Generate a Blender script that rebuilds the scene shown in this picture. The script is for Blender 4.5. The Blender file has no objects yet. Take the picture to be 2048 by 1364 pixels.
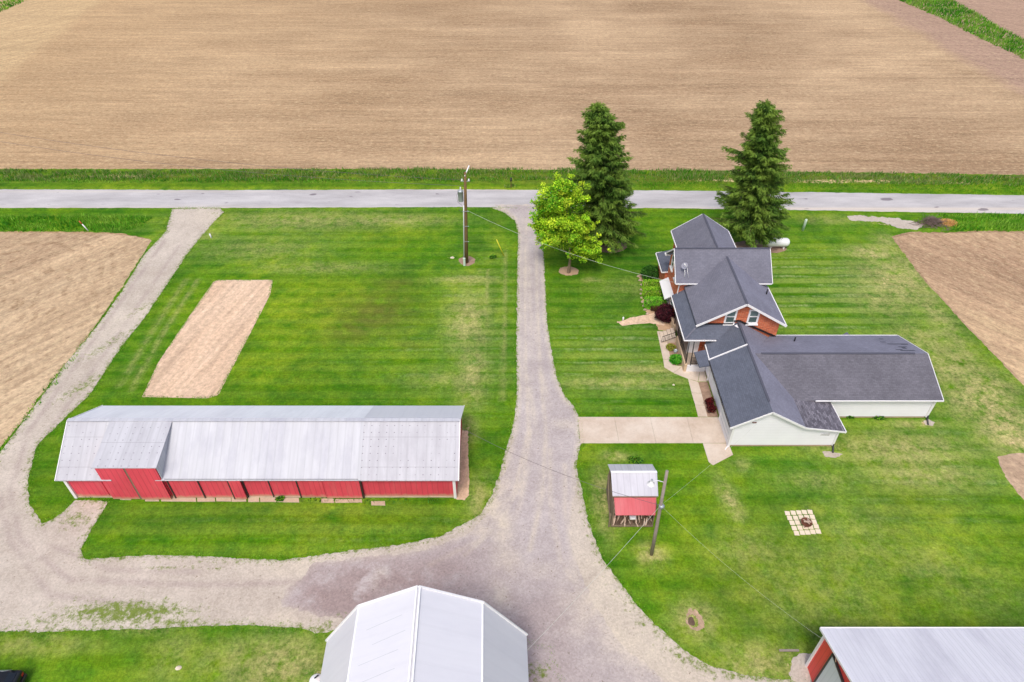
import bpy, bmesh, math, random
import numpy as np
from mathutils import Vector, Matrix
R = math.radians
random.seed(7)
C = bpy.context.scene.collection
scene = bpy.context.scene

# ------------------------------------------------------------------ camera, sky, sun, exposure
CAM_H, CAM_F, CAM_P = 45.0, 1365.0, R(40.5)
cam_data = bpy.data.cameras.new('camera')
cam = bpy.data.objects.new('camera', cam_data)
C.objects.link(cam)
cam_data.sensor_width = 36.0
cam_data.lens = CAM_F / 2048 * 36.0
cam_data.clip_start = 0.5
cam_data.clip_end = 6000
cam.location = (0, 0, CAM_H)
cam.rotation_euler = (R(90) - CAM_P, 0, 0)
scene.camera = cam

SUN_EL, SUN_AZ = R(60), R(195)           # azimuth clockwise from +Y (north)
world = bpy.data.worlds.new('World')
scene.world = world
world.use_nodes = True
wt = world.node_tree
wt.nodes.clear()
sky = wt.nodes.new('ShaderNodeTexSky')
sky.sky_type = 'NISHITA'
sky.sun_disc = False
sky.sun_elevation = SUN_EL
sky.sun_rotation = SUN_AZ
sky.air_density = 1.0
sky.dust_density = 4.3
sky.ozone_density = 0.7
bg = wt.nodes.new('ShaderNodeBackground')
bg.inputs['Strength'].default_value = 0.15
wo = wt.nodes.new('ShaderNodeOutputWorld')
wt.links.new(sky.outputs[0], bg.inputs['Color'])
wt.links.new(bg.outputs[0], wo.inputs['Surface'])
sun_data = bpy.data.lights.new('sun', 'SUN')
sun_data.energy = 1.45
sun_data.angle = R(15)
sun_data.color = (1.0, 0.975, 0.95)
sun = bpy.data.objects.new('sun', sun_data)
C.objects.link(sun)
sd_ = Vector((math.sin(SUN_AZ) * math.cos(SUN_EL), math.cos(SUN_AZ) * math.cos(SUN_EL), math.sin(SUN_EL)))
sun.rotation_euler = sd_.to_track_quat('Z', 'Y').to_euler()
scene.view_settings.view_transform = 'Standard'
scene.view_settings.look = 'None'
scene.view_settings.gamma = 1
scene.view_settings.exposure = 0.33

# ------------------------------------------------------------------ ground coordinates read off the photograph
_fw = np.array([0, math.cos(CAM_P), -math.sin(CAM_P)]); _up = np.array([0, math.sin(CAM_P), math.cos(CAM_P)])
def at(px, py, z=0.0):
    d = _fw * CAM_F + np.array([1., 0, 0]) * (px - 1024) - _up * (py - 682)
    k = (z - CAM_H) / d[2]
    return (d[0] * k, d[1] * k, z)
def A(pts):
    return [at(*p)[:2] for p in pts]

# ------------------------------------------------------------------ node helpers
class NT:
    def __init__(s, name, rough=0.85, spec=0.3, metallic=0.0):
        s.m = bpy.data.materials.new(name); s.m.use_nodes = True
        s.t = s.m.node_tree; s.p = s.t.nodes['Principled BSDF']
        s.p.inputs['Roughness'].default_value = rough
        s.p.inputs['Specular IOR Level'].default_value = spec
        s.p.inputs['Metallic'].default_value = metallic
    def n(s, kind, ins=None, **props):
        o = s.t.nodes.new('ShaderNode' + kind)
        for k, v in props.items(): setattr(o, k, v)
        for k, v in (ins or {}).items(): s.set(o.inputs[k], v)
        return o
    def set(s, sock, v):
        if isinstance(v, bpy.types.NodeSocket): s.t.links.new(v, sock)
        elif isinstance(v, (tuple, list)) and sock.type == 'RGBA' and len(v) == 3: sock.default_value = (*v, 1)
        else: sock.default_value = v
    def pos(s): return s.n('NewGeometry').outputs['Position']
    def uv(s): return s.n('UVMap', uv_map='UVMap').outputs['UV']
    def obj(s): return s.n('TexCoord').outputs['Object']
    def attr(s, name): return s.n('Attribute', attribute_name=name)
    def mapping(s, v, scale=(1, 1, 1), rot=(0, 0, 0), loc=(0, 0, 0)):
        return s.n('Mapping', {'Vector': v, 'Scale': scale, 'Rotation': rot, 'Location': loc}).outputs[0]
    def noise(s, v, scale, detail=3, rough=.55, dist=0):
        return s.n('TexNoise', {'Vector': v, 'Scale': scale, 'Detail': detail, 'Roughness': rough, 'Distortion': dist}).outputs['Fac']
    def vor(s, v, scale, out='Distance', feature='F1'):
        return s.n('TexVoronoi', {'Vector': v, 'Scale': scale}, feature=feature).outputs[out]
    def math(s, op, a, b=0.0, clamp=False):
        o = s.n('Math', operation=op, use_clamp=clamp); s.set(o.inputs[0], a); s.set(o.inputs[1], b); return o.outputs[0]
    def rng(s, v, a, b, c=0., d=1.):
        return s.n('MapRange', {'Value': v, 'From Min': a, 'From Max': b, 'To Min': c, 'To Max': d}).outputs[0]
    def ramp(s, f, stops):
        o = s.n('ValToRGB'); s.set(o.inputs[0], f); e = o.color_ramp.elements
        while len(e) < len(stops): e.new(.5)
        for i, (p, c) in enumerate(stops):
            e[i].position = p; e[i].color = (*c, 1)
        return o.outputs[0]
    def mix(s, f, a, b, blend='MIX'):
        o = s.n('Mix', data_type='RGBA', blend_type=blend); s.set(o.inputs[0], f); s.set(o.inputs[6], a); s.set(o.inputs[7], b); return o.outputs[2]
    def val(s, c, f, lo=.8, hi=1.2):         # multiply colour by a value drawn from f
        return s.mix(1.0, c, s.n('CombineColor', {0: s.rng(f, .25, .75, lo, hi), 1: s.rng(f, .25, .75, lo, hi), 2: s.rng(f, .25, .75, lo, hi)}).outputs[0], 'MULTIPLY')
    def sep(s, v):
        return s.n('SeparateXYZ', {0: v}).outputs
    def color(s, c): s.set(s.p.inputs['Base Color'], c); return s
    def bump(s, h, strength=.3, dist=.05):
        s.set(s.p.inputs['Normal'], s.n('Bump', {'Height': h, 'Strength': strength, 'Distance': dist}).outputs[0]); return s
def hexc(h):
    r = [int(h[i:i + 2], 16) / 255 for i in (0, 2, 4)]
    return tuple(c / 12.92 if c <= .04045 else ((c + .055) / 1.055) ** 2.4 for c in r)
K = 0.80
def px(h, k=K):                                  # surface colour from a display colour
    return tuple(min(.9, c * k) for c in hexc(h))

M = {}
# lawn
def lawn_mat():
    t = NT('mown_lawn', .95, .12); P = t.pos()
    z1, z2 = t.attr('zone').outputs['Color'], t.attr('zone2').outputs['Color']
    a = t.n('SeparateColor', {0: z1}).outputs; b = t.n('SeparateColor', {0: z2}).outputs
    big = t.noise(P, .11, 4, .6); mid = t.noise(P, .55, 5, .65); fine = t.noise(P, 3.2, 4, .7); vf = t.noise(P, 11, 3, .75)
    c = t.ramp(t.math('ADD', t.math('MULTIPLY', big, .55), t.math('MULTIPLY', mid, .45)),
               [(.34, px('2c6808')), (.44, px('447c08')), (.53, px('608c0a')), (.66, px('86a018'))])
    c = t.mix(t.math('MULTIPLY', b[0], .7, True), c, px('2c620e'))             # darker green
    c = t.mix(t.math('MULTIPLY', t.math('MULTIPLY', b[1], .75), t.rng(mid, .3, .6), True), c, px('a4b22a'))   # yellowish
    c = t.mix(t.math('MULTIPLY', b[2], t.rng(t.noise(P, .8, 5, .7),   .34, .52), True), c, px('6a6c28'))   # brownish
    # mowing passes
    s = t.sep(P)
    wob = t.math('MULTIPLY', t.noise(P, .25, 2), 1.2)
    st = t.math('SINE', t.math('ADD', t.math('MULTIPLY', s[1], 3.45), wob))
    stp = t.rng(t.noise(t.mapping(P, (.12, 1.0, 1)), 1.1, 3, .6), .42, .62)
    sf = t.math('MULTIPLY', t.math('MULTIPLY', t.rng(st, .1, .95), a[1]), stp, True)
    sl = t.math('MULTIPLY', t.rng(t.noise(t.mapping(P, (.10, 1.9, 1)), .9, 4, .6), .42, .66), .30)
    c = t.mix(sl, c, px('7c9c2a'))
    pas = t.rng(t.math('SINE', t.math('ADD', t.math('MULTIPLY', s[1], 3.45), t.math('MULTIPLY', wob, .6))), -.5, .5)
    c = t.mix(t.math('MULTIPLY', pas, t.math('ADD', .13, t.math('MULTIPLY', a[1], .20))), c, px('36700a')); c = t.mix(t.math('MULTIPLY', t.math('SUBTRACT', 1.0, pas), t.math('ADD', .06, t.math('MULTIPLY', a[1], .34))), c, px('a4b460'))
    sf = t.math('MULTIPLY', sf, t.rng(t.noise(P, 1.5, 5, .75), .36, .62), True)
    c = t.mix(t.math('MULTIPLY', sf, .95), c, px('a9b878'))
    dn = t.rng(t.noise(P, .9, 6, .72), .34, .56)
    c = t.mix(t.math('MULTIPLY', t.math('MULTIPLY', a[0], 1.1), t.math('MULTIPLY', dn, t.rng(fine, .15, .52)), True), c, px('bfb578'))
    bn = t.rng(t.math('ADD', t.noise(P, 1.6, 6, .75), t.math('MULTIPLY', a[2], .55)), .75, .86)
    c = t.mix(bn, c, px('d2b98c'))
    c = t.val(c, fine, .74, 1.26); c = t.val(c, t.noise(P, 5.5, 4, .85), .58, 1.44)
    c = t.val(c, t.noise(P, 1.4, 5, .75), .70, 1.25); c = t.val(c, t.noise(P, .22, 4, .7), .86, 1.12)
    c = t.mix(t.rng(t.noise(t.mapping(P, (.5, 1, 1)), 2.0, 5, .8), .56, .70, 0, .25), c, px('86a02c'))
    t.color(c); t.bump(t.math('ADD', vf, t.math('MULTIPLY', fine, 1.5)), .55, .09)
    return t.m
M['lawn'] = lawn_mat()
def soil_mat(name, rot, cols, rows=1.6, stretch=.06, flecks=.65, tracks=None, heads=()):
    t = NT(name, .95, .1); P = t.pos()
    Q = t.mapping(P, (1, 1, 1), (0, 0, rot))
    big = t.noise(P, .018, 4, .6); mid = t.noise(t.mapping(Q, (.3, 1, 1)), .10, 6, .68)
    c = t.ramp(t.math('ADD', t.math('MULTIPLY', big, .5), t.math('MULTIPLY', mid, .5)), [(.39, cols[0]), (.5, cols[1]), (.60, cols[2])])
    r1 = t.noise(t.mapping(Q, (stretch, 1, 1)), rows, 4, .7)
    if heads:
        xs = t.sep(P)[0]
        c = t.mix(t.rng(t.math('ADD', xs, t.math('MULTIPLY', t.noise(P, .03, 3), 60)), 40, -70, 0, .75), c, t.mix(mid, px('b0926e'), px('cfae82')))
        for (x0, y0), (x1, y1), hr, ha, hb in heads:      # headland passes turned along the field edges
            L_ = math.hypot(x1 - x0, y1 - y0); nx_, ny_ = -(y1 - y0) / L_, (x1 - x0) / L_
            dd = t.n('VectorMath', {0: t.n('VectorMath', {0: P, 1: (x0, y0, 0)}, operation='SUBTRACT').outputs[0], 1: (nx_, ny_, 0)}, operation='DOT_PRODUCT').outputs['Value']
            mk = t.rng(t.math('ADD', dd, t.math('MULTIPLY', t.math('SUBTRACT', t.noise(P, .12, 5, .7), .5), 9)), -1.5, 2.5)
            Qh = t.mapping(P, (1, 1, 1), (0, 0, hr))
            ch = t.mix(t.noise(t.mapping(Qh, (.06, 1, 1)), .8, 5, .7), ha, hb)
            c = t.mix(mk, c, ch)
            r1 = t.n('Mix', {0: mk, 2: r1, 3: t.noise(t.mapping(Qh, (.05, 1, 1)), 1.3, 4, .7)}).outputs[0]
    r2 = t.noise(t.mapping(Q, (stretch * .35, 1, 1)), rows * .22, 3, .6)
    c = t.val(c, r1, .80, 1.18); c = t.val(c, r2, .94, 1.07); c = t.val(c, t.noise(t.mapping(Q, (.03, 1, 1)), .8, 2, .6), .92, 1.09)
    if tracks:
        cx, cy = tracks
        d = t.n('VectorMath', {0: t.mapping(P, (1, .8, 1)), 1: (cx, cy * .8, 0)}, operation='DISTANCE').outputs['Value']
        w = t.math('SINE', t.math('ADD', t.math('MULTIPLY', d, 4.3), t.math('MULTIPLY', t.noise(P, .3, 3), 14)))
        near = t.rng(d, 22, 12)
        k = t.math('MULTIPLY', t.math('MULTIPLY', t.rng(w, .0, .7), near), t.rng(t.noise(P, .5, 4, .6), .45, .62))
        c = t.mix(t.math('MULTIPLY', k, .45), c, px('8c6e52'))
    f1 = t.noise(P, 2.6, 4, .8); f2 = t.noise(t.mapping(Q, (.38, 1, 1)), 2.6, 4, .85)
    c = t.val(c, t.noise(t.mapping(Q, (.012, 1, 1)), 1.4, 3, .7), .88, 1.12)
    c = t.val(c, f1, .78, 1.22); c = t.val(c, t.noise(P, 1.3, 4, .75), .84, 1.16)
    c = t.mix(t.math('MULTIPLY', t.rng(f2, .54, .66), flecks), c, px('e6cfa4'))
    c = t.mix(t.math('MULTIPLY', t.rng(f2, .45, .34), flecks * .8), c, px('7a5c48'))
    t.color(c); t.bump(t.math('ADD', r1, t.math('MULTIPLY', f1, .6)), .5, .10)
    return t.m
M['field'] = soil_mat('tilled_field', R(.5), [px('a38769'), px('b69a7a'), px('caad8a')], rows=1.5, stretch=.10, heads=[(at(-60, 215)[:2], at(215, -5)[:2], R(-52), px('b49670'), px('dcc094')), (at(1690, -20)[:2], at(2070, 205)[:2], R(52), px('a08472'), px('bfa08a'))])
M['field_left'] = soil_mat('tilled_field_tracked', R(-50), [px('b4987a'), px('c4a988'), px('d4ba98')], rows=1.1, tracks=(-58, 58))
M['field_right'] = soil_mat('tilled_field_sandy', R(50), [px('ae9074'), px('c4a584'), px('dcc096')], rows=1.1, tracks=(70, 68))
M['plot'] = soil_mat('raked_sandy_soil', R(-75), [px('d2b092'), px('dcbda0'), px('e8ccb0')], rows=1.0, flecks=.25)
M['bare_soil'] = soil_mat('crushed_stone', R(60), [px('b69a80'), px('c4a98e'), px('d0b89c')], rows=2, flecks=.35)
def gravel_mat(name, cols, k=1.0, grassy=0.0):
    t = NT(name, .95, .15); P = t.pos()
    a = t.n('SeparateColor', {0: t.attr('zone').outputs['Color']}).outputs
    big = t.noise(P, .09, 4, .6); mid = t.noise(P, .5, 5, .65); f = t.noise(P, 5.5, 3, .8); st = t.vor(P, 9, 'Color')
    c = t.ramp(t.math('ADD', t.math('MULTIPLY', big, .5), t.math('MULTIPLY', mid, .5)), [(.36, cols[0]), (.5, cols[1]), (.64, cols[2])])
    c = t.mix(t.math('MULTIPLY', a[0], t.math('MULTIPLY', t.rng(mid, .25, .62), .85), True), c, px('dccfb9'))       # washed-out sand
    c = t.mix(t.math('MULTIPLY', a[1], t.rng(t.noise(P, .35, 5, .7), .34, .5), True), c, px('a5938f'))  # darker patches and ruts
    g = t.math('MULTIPLY', t.rng(t.math('ADD', t.noise(P, 2.2, 6, .8), t.math('MULTIPLY', a[2], .35)), .70, .84), t.rng(a[2], .02, .3), True)
    c = t.mix(g, c, px('7a8a40'))
    bw = t.n('SeparateColor', {0: st}).outputs[0]
    c = t.val(c, bw, .93, 1.06); c = t.val(c, f, .87, 1.13)
    c = t.mix(t.math('MULTIPLY', t.rng(t.noise(P, 3.0, 2, .9), .34, .27), .7), c, px('7c6c5c'))
    t.color(c); t.bump(t.math('ADD', f, t.noise(P, 1.2, 4)), .4, .06)
    return t.m
M['gravel'] = gravel_mat('gravel_lane', [px('bdb0a2'), px('cabeb0'), px('d8ccbe')])
M['drive'] = gravel_mat('worn_driveway', [px('b0a5a3'), px('beb3b0'), px('ccc2bf')])
def road_mat():
    t = NT('old_asphalt', .9, .2); P = t.pos()
    c = t.ramp(t.noise(t.mapping(P, (.25, 1, 1)), .4, 5, .65), [(.35, px('b2aeae')), (.5, px('c2bebe')), (.65, px('d0cccb'))])
    edge = t.attr('zone').outputs['Color']
    c = t.mix(t.n('SeparateColor', {0: edge}).outputs[0], c, px('e0d2c0'))
    cr = t.noise(t.mapping(P, (.16, 1.3, 1)), .9, 6, .7, 1.2)
    c = t.mix(t.math('MULTIPLY', t.rng(cr, .38, .30), .55), c, px('8d858c'))
    sp = t.noise(t.mapping(P, (.5, 1, 1)), .7, 2, .4)
    c = t.mix(t.math('MULTIPLY', t.rng(sp, .30, .27), .8), c, px('7b7178'))
    c = t.val(c, t.noise(P, 6, 3, .8), .9, 1.1)
    return t.color(c).bump(t.noise(P, 9, 3), .2, .02).m
M['road'] = road_mat()
def plain(name, c, rough=.8, spec=.3, amp=.06, scale=2.0, metallic=0, bumpy=0):
    t = NT(name, rough, spec, metallic); P = t.pos()
    c = t.val(c, t.noise(P, scale, 5, .65), 1 - amp, 1 + amp)
    c = t.val(c, t.noise(P, scale * 8, 3, .7), 1 - amp * .6, 1 + amp * .6)
    t.color(c)
    if bumpy: t.bump(t.noise(P, scale * 6, 4), bumpy, .03)
    return t.m
def concrete_mat():
    t = NT('concrete', .85, .2); P = t.pos()
    c = t.ramp(t.noise(P, .45, 6, .65), [(.35, px('ccb8a4')), (.5, px('d9c7b4')), (.66, px('e2d3c2'))])
    c = t.mix(t.math('MULTIPLY', t.rng(t.noise(P, 1.1, 6, .75), .42, .32), .35), c, px('a99480'))
    c = t.val(c, t.noise(P, 7, 3, .7), .94, 1.06)
    return t.color(c).bump(t.noise(P, 12, 3), .15, .01).m
M['concrete'] = concrete_mat()
M['paver'] = plain('pale_paver', px('e4d2ba', .9), .85, .2, .06, 1.5)
M['old_concrete'] = plain('old_concrete', px('c9b39a'), .9, .2, .16, 1.2, bumpy=.3)
M['white'] = plain('white_paint', px('f2f0f2', .84), .5, .4, .02, .6)
M['white_metal'] = plain('white_metal', px('f0f0f0', .86), .35, .5, .03, .8)
def siding():
    t = NT('white_siding', .55, .35); s = t.sep(t.uv()); P = t.pos()
    fr = t.math('FRACT', t.math('MULTIPLY', s[1], 1 / .2))
    c = t.mix(t.math('MULTIPLY', t.rng(fr, .12, .0), .45), px('f0eeff', 1.0), px('c0bac4'))
    c = t.val(c, t.noise(P, .7, 4), .96, 1.04)
    return t.color(c).bump(fr, .5, .02).m
M['siding'] = siding()
def brick():
    t = NT('red_brick', .9, .2); U = t.uv(); P = t.pos()
    b = t.n('TexBrick', {'Vector': U, 'Color1': px('d8744a', .95), 'Color2': px('bc5838', .95), 'Mortar': px('c9a58c'), 'Scale': 1.0, 'Mortar Size': .012,
                         'Brick Width': .42, 'Row Height': .15, 'Bias': 0.0})
    c = t.val(b.outputs['Color'], t.noise(P, .8, 5, .7), .8, 1.18); c = t.val(c, t.noise(P, 7, 3, .8), .85, 1.15)
    return t.color(c).bump(b.outputs['Fac'], -.4, .02).m
M['brick'] = brick()
def shingle(name, c0, c1, c2, blotch=0.0):
    t = NT(name, .9, .25); U = t.uv(); P = t.pos()
    b = t.n('TexBrick', {'Vector': U, 'Color1': c0, 'Color2': c1, 'Mortar': c2, 'Scale': 1.0, 'Mortar Size': .014, 'Mortar Smooth': .6,
                         'Brick Width': .36, 'Row Height': .16, 'Bias': 0.0})
    c = t.val(b.outputs['Color'], t.noise(P, .35, 5, .7), .82, 1.16); c = t.val(c, t.noise(P, 5, 3, .8), .86, 1.15)
    if blotch: c = t.val(c, t.noise(t.mapping(U, (1, .25, 1)), .5, 4, .7), 1 - blotch, 1 + blotch)
    return t.color(c).bump(b.outputs['Fac'], -.5, .02).m
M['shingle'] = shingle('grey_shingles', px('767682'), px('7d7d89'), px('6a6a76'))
M['shingle_blue'] = shingle('slate_blue_shingles', px('636875'), px('6b707e'), px('585c69'))
M['shingle_old'] = shingle('weathered_shingles', px('6c6a72'), px('76747c'), px('5f5d66'), .14)
M['shingle_lit'] = shingle('lit_slope_shingles', px('858594'), px('8c8c9b'), px('787888'), .05)  # paler copy of the grey shingles, brighter light on these slopes put into colour
M['shingle_mottled'] = shingle('mottled_shingles', px('5e5b64'), px('8a8690'), px('504e56'), .1)
M['ridge'] = plain('dark_ridge_cap', px('5c5d69'), .9, .2, .08)
def ribbed(name, c, rib=.3, dirt=None, dirt_amt=.3, streak=.1, line=.35, nails=0.0, rough=.45, metal=.15, seams=0, mud=0):
    t = NT(name, rough, .4, metal); U = t.uv(); s = t.sep(U); P = t.pos()
    fr = t.math('FRACT', t.math('MULTIPLY', s[0], 1 / rib))
    ln = t.math('LESS_THAN', fr, .16)
    col = t.val(c, t.noise(t.mapping(U, (1.6, .12, 1)), 1.3, 5, .65), 1 - streak, 1 + streak * .6)
    if dirt: col = t.mix(t.math('MULTIPLY', t.rng(t.noise(t.mapping(U, (1, .35, 1)), .45, 6, .7), .45, .7), dirt_amt), col, dirt)
    col = t.mix(t.math('MULTIPLY', ln, line), col, tuple(x * .62 for x in c))
    if nails:
        fx = t.math('SUBTRACT', t.math('FRACT', t.math('MULTIPLY', s[0], 1 / .6)), .5); fy = t.math('SUBTRACT', t.math('FRACT', t.math('MULTIPLY', s[1], 1 / .55)), .5)
        d = t.math('ADD', t.math('MULTIPLY', fx, fx), t.math('MULTIPLY', fy, fy))
        col = t.mix(t.math('MULTIPLY', t.math('MULTIPLY', t.math('LESS_THAN', d, .006), t.rng(t.noise(P, .6, 2), .4, .55)), nails), col, px('6f6670'))
    if seams:
        sy = t.math('LESS_THAN', t.math('FRACT', t.math('MULTIPLY', s[1], 1 / seams)), .03 / seams)
        col = t.mix(t.math('MULTIPLY', sy, .55), col, px('7d7880'))
    if mud:
        zz = t.math('ADD', t.sep(P)[2], t.math('MULTIPLY', t.noise(P, 2.2, 5, .7), -.7))
        col = t.mix(t.rng(zz, .12, -.18, 0, .8), col, px('c8a888'))
        col = t.mix(t.math('MULTIPLY', t.rng(t.noise(t.mapping(P, (2.5, 1, .35)), 1.0, 5, .7), .52, .68), .35), col, px('e07878'))
    return t.color(col).bump(fr, .25, .03).m
M['tin_new'] = ribbed('bright_roof_metal', px('dddee4', .68), .6, px('b2b2be'), .8, .14, .2, seams=0, rough=.6, metal=0)
M['tin_old'] = ribbed('weathered_roof_metal', px('d2d2d8', .72), .75, px('a9a6ae'), .7, .16, .22, nails=.7, seams=2.35, rough=.6, metal=0)
M['tin_far'] = ribbed('lightened_roof_metal', px('f0f1f6', .92), .6, px('d4d4de'), .4, .04, .08, rough=.55, metal=0)  # roof metal lightened in colour to offset weak light on the north slope
M['tin_gambrel'] = ribbed('smooth_roof_metal', px('e6e6ec', .80), 1.0, px('d0d0da'), .35, .03, .05, rough=.6, metal=0)
M['tin_ribbed'] = ribbed('ribbed_roof_metal', px('e6e5ec', .84), .46, px('c2c0cc'), .5, .08, .22, rough=.55, metal=0)
M['tin_shed'] = ribbed('shed_roof_metal', px('e0dee4', .76), .5, px('b4b0ba'), .6, .16, .3)
M['red_shed'] = ribbed('faded_red_metal', px('de6a6e', .78), .3, px('e89a98'), .5, .06, .22, rough=.5)
M['red_wall'] = ribbed('red_wall_metal', px('d84a5a', 1.0), .42, px('be3648'), .5, .08, .55, rough=.6, metal=0, mud=1)
M['red_barn'] = ribbed('bright_red_wall_metal', px('e04840', 1.0), .36, px('c43a34'), .35, .05, .45, rough=.5, metal=0)
M['door_white'] = ribbed('pale_door_metal', px('dde4ea', .8), .4, None, 0, .05, .2)
M['wood'] = plain('weathered_wood', px('8a7a66'), .9, .2, .22, 2.5, bumpy=.4)
M['pole_wood'] = plain('creosoted_pole_wood', px('7d6443'), .9, .2, .2, 2.5, bumpy=.3)
M['grey_wood'] = plain('grey_pole_wood', px('a0948a'), .9, .2, .18, 3, bumpy=.3)
M['bark'] = plain('bark', px('8a7862'), .95, .1, .25, 3, bumpy=.6)
M['dark_bark'] = plain('dark_bark', px('5c4c3c'), .95, .1, .25, 3, bumpy=.6)
M['mulch'] = plain('mulch', px('a88c78'), .95, .1, .25, 2.2, bumpy=.6)
M['tan_mulch'] = plain('pale_mulch', px('c9a888'), .95, .1, .2, 2.2, bumpy=.5)
M['stone'] = plain('field_stone', px('bda592'), .9, .2, .2, 3, bumpy=.4)
M['trim'] = plain('trim_white', px('f4f2f2', .85), .5, .4, .02)
M['glass'] = plain('window_glass', px('8fa8a6', .5), .08, .6, .05)
M['dark_glass'] = plain('dark_glass', (.012, .014, .018), .05, .7, .05)
M['dish_grey'] = plain('dish_grey', px('a2a2ae', .7), .7, .2, .05)
M['plot_stone'] = plain('pale_stone', px('e6d8c0', .8), .9, .2, .12, 5)
M['dark'] = plain('dark_metal', px('3a3636'), .5, .4, .08)
M['black'] = plain('black_paint', (.012, .012, .014), .3, .5, .05)
M['galv'] = plain('galvanised_metal', px('b4bcc0'), .4, .5, .08, 2, metallic=.3)
M['found'] = plain('block_foundation', px('c2a68f'), .9, .2, .12, 1.0, bumpy=.3)
M['deck'] = plain('porch_boards', px('b3a290'), .85, .2, .12)
M['tan_wall'] = plain('tan_porch_wall', px('dcc0a0'), .85, .2, .08)
M['rust'] = plain('rusty_steel', px('7a5040'), .85, .2, .2, 4)
M['log'] = plain('split_wood', px('c4ac9a', .95), .9, .15, .3, 3, bumpy=.5)
M['log_dark'] = plain('weathered_split_wood', px('6e5a4c'), .95, .1, .3, 3, bumpy=.5)
M['yellow'] = plain('yellow_plastic', px('e2dc3c'), .5, .4, .04)
M['orange'] = plain('orange_plastic', px('d0683c'), .5, .4, .04)
M['pale_green'] = plain('pale_green_paint', px('cfe3cf', .8), .5, .4, .04)
M['brush'] = plain('dead_brush', px('83726a'), .95, .1, .3, 3)
M['straw'] = plain('straw', px('d8a868'), .95, .1, .2, 3)
M['wire'] = plain('pale_cable', px('cfd2c6'), .5, .3, .04)
M['wire_dark'] = plain('dark_cable', px('6c6468'), .6, .3, .04)
def leafmat(name, trans=.25):
    t = NT(name, .7, .25); a = t.attr('leaf').outputs['Color']
    t.color(a); t.p.inputs['Subsurface Weight'].default_value = 0
    tr = t.n('BsdfTranslucent', {'Color': a}); mx = t.n('MixShader', {0: trans})
    t.t.links.new(t.p.outputs[0], mx.inputs[1]); t.t.links.new(tr.outputs[0], mx.inputs[2])
    t.t.links.new(mx.outputs[0], t.t.nodes['Material Output'].inputs['Surface'])
    return t.m
M['leaf'] = leafmat('foliage', .28)
M['grass_blade'] = leafmat('grass_blades', .3)

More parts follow.
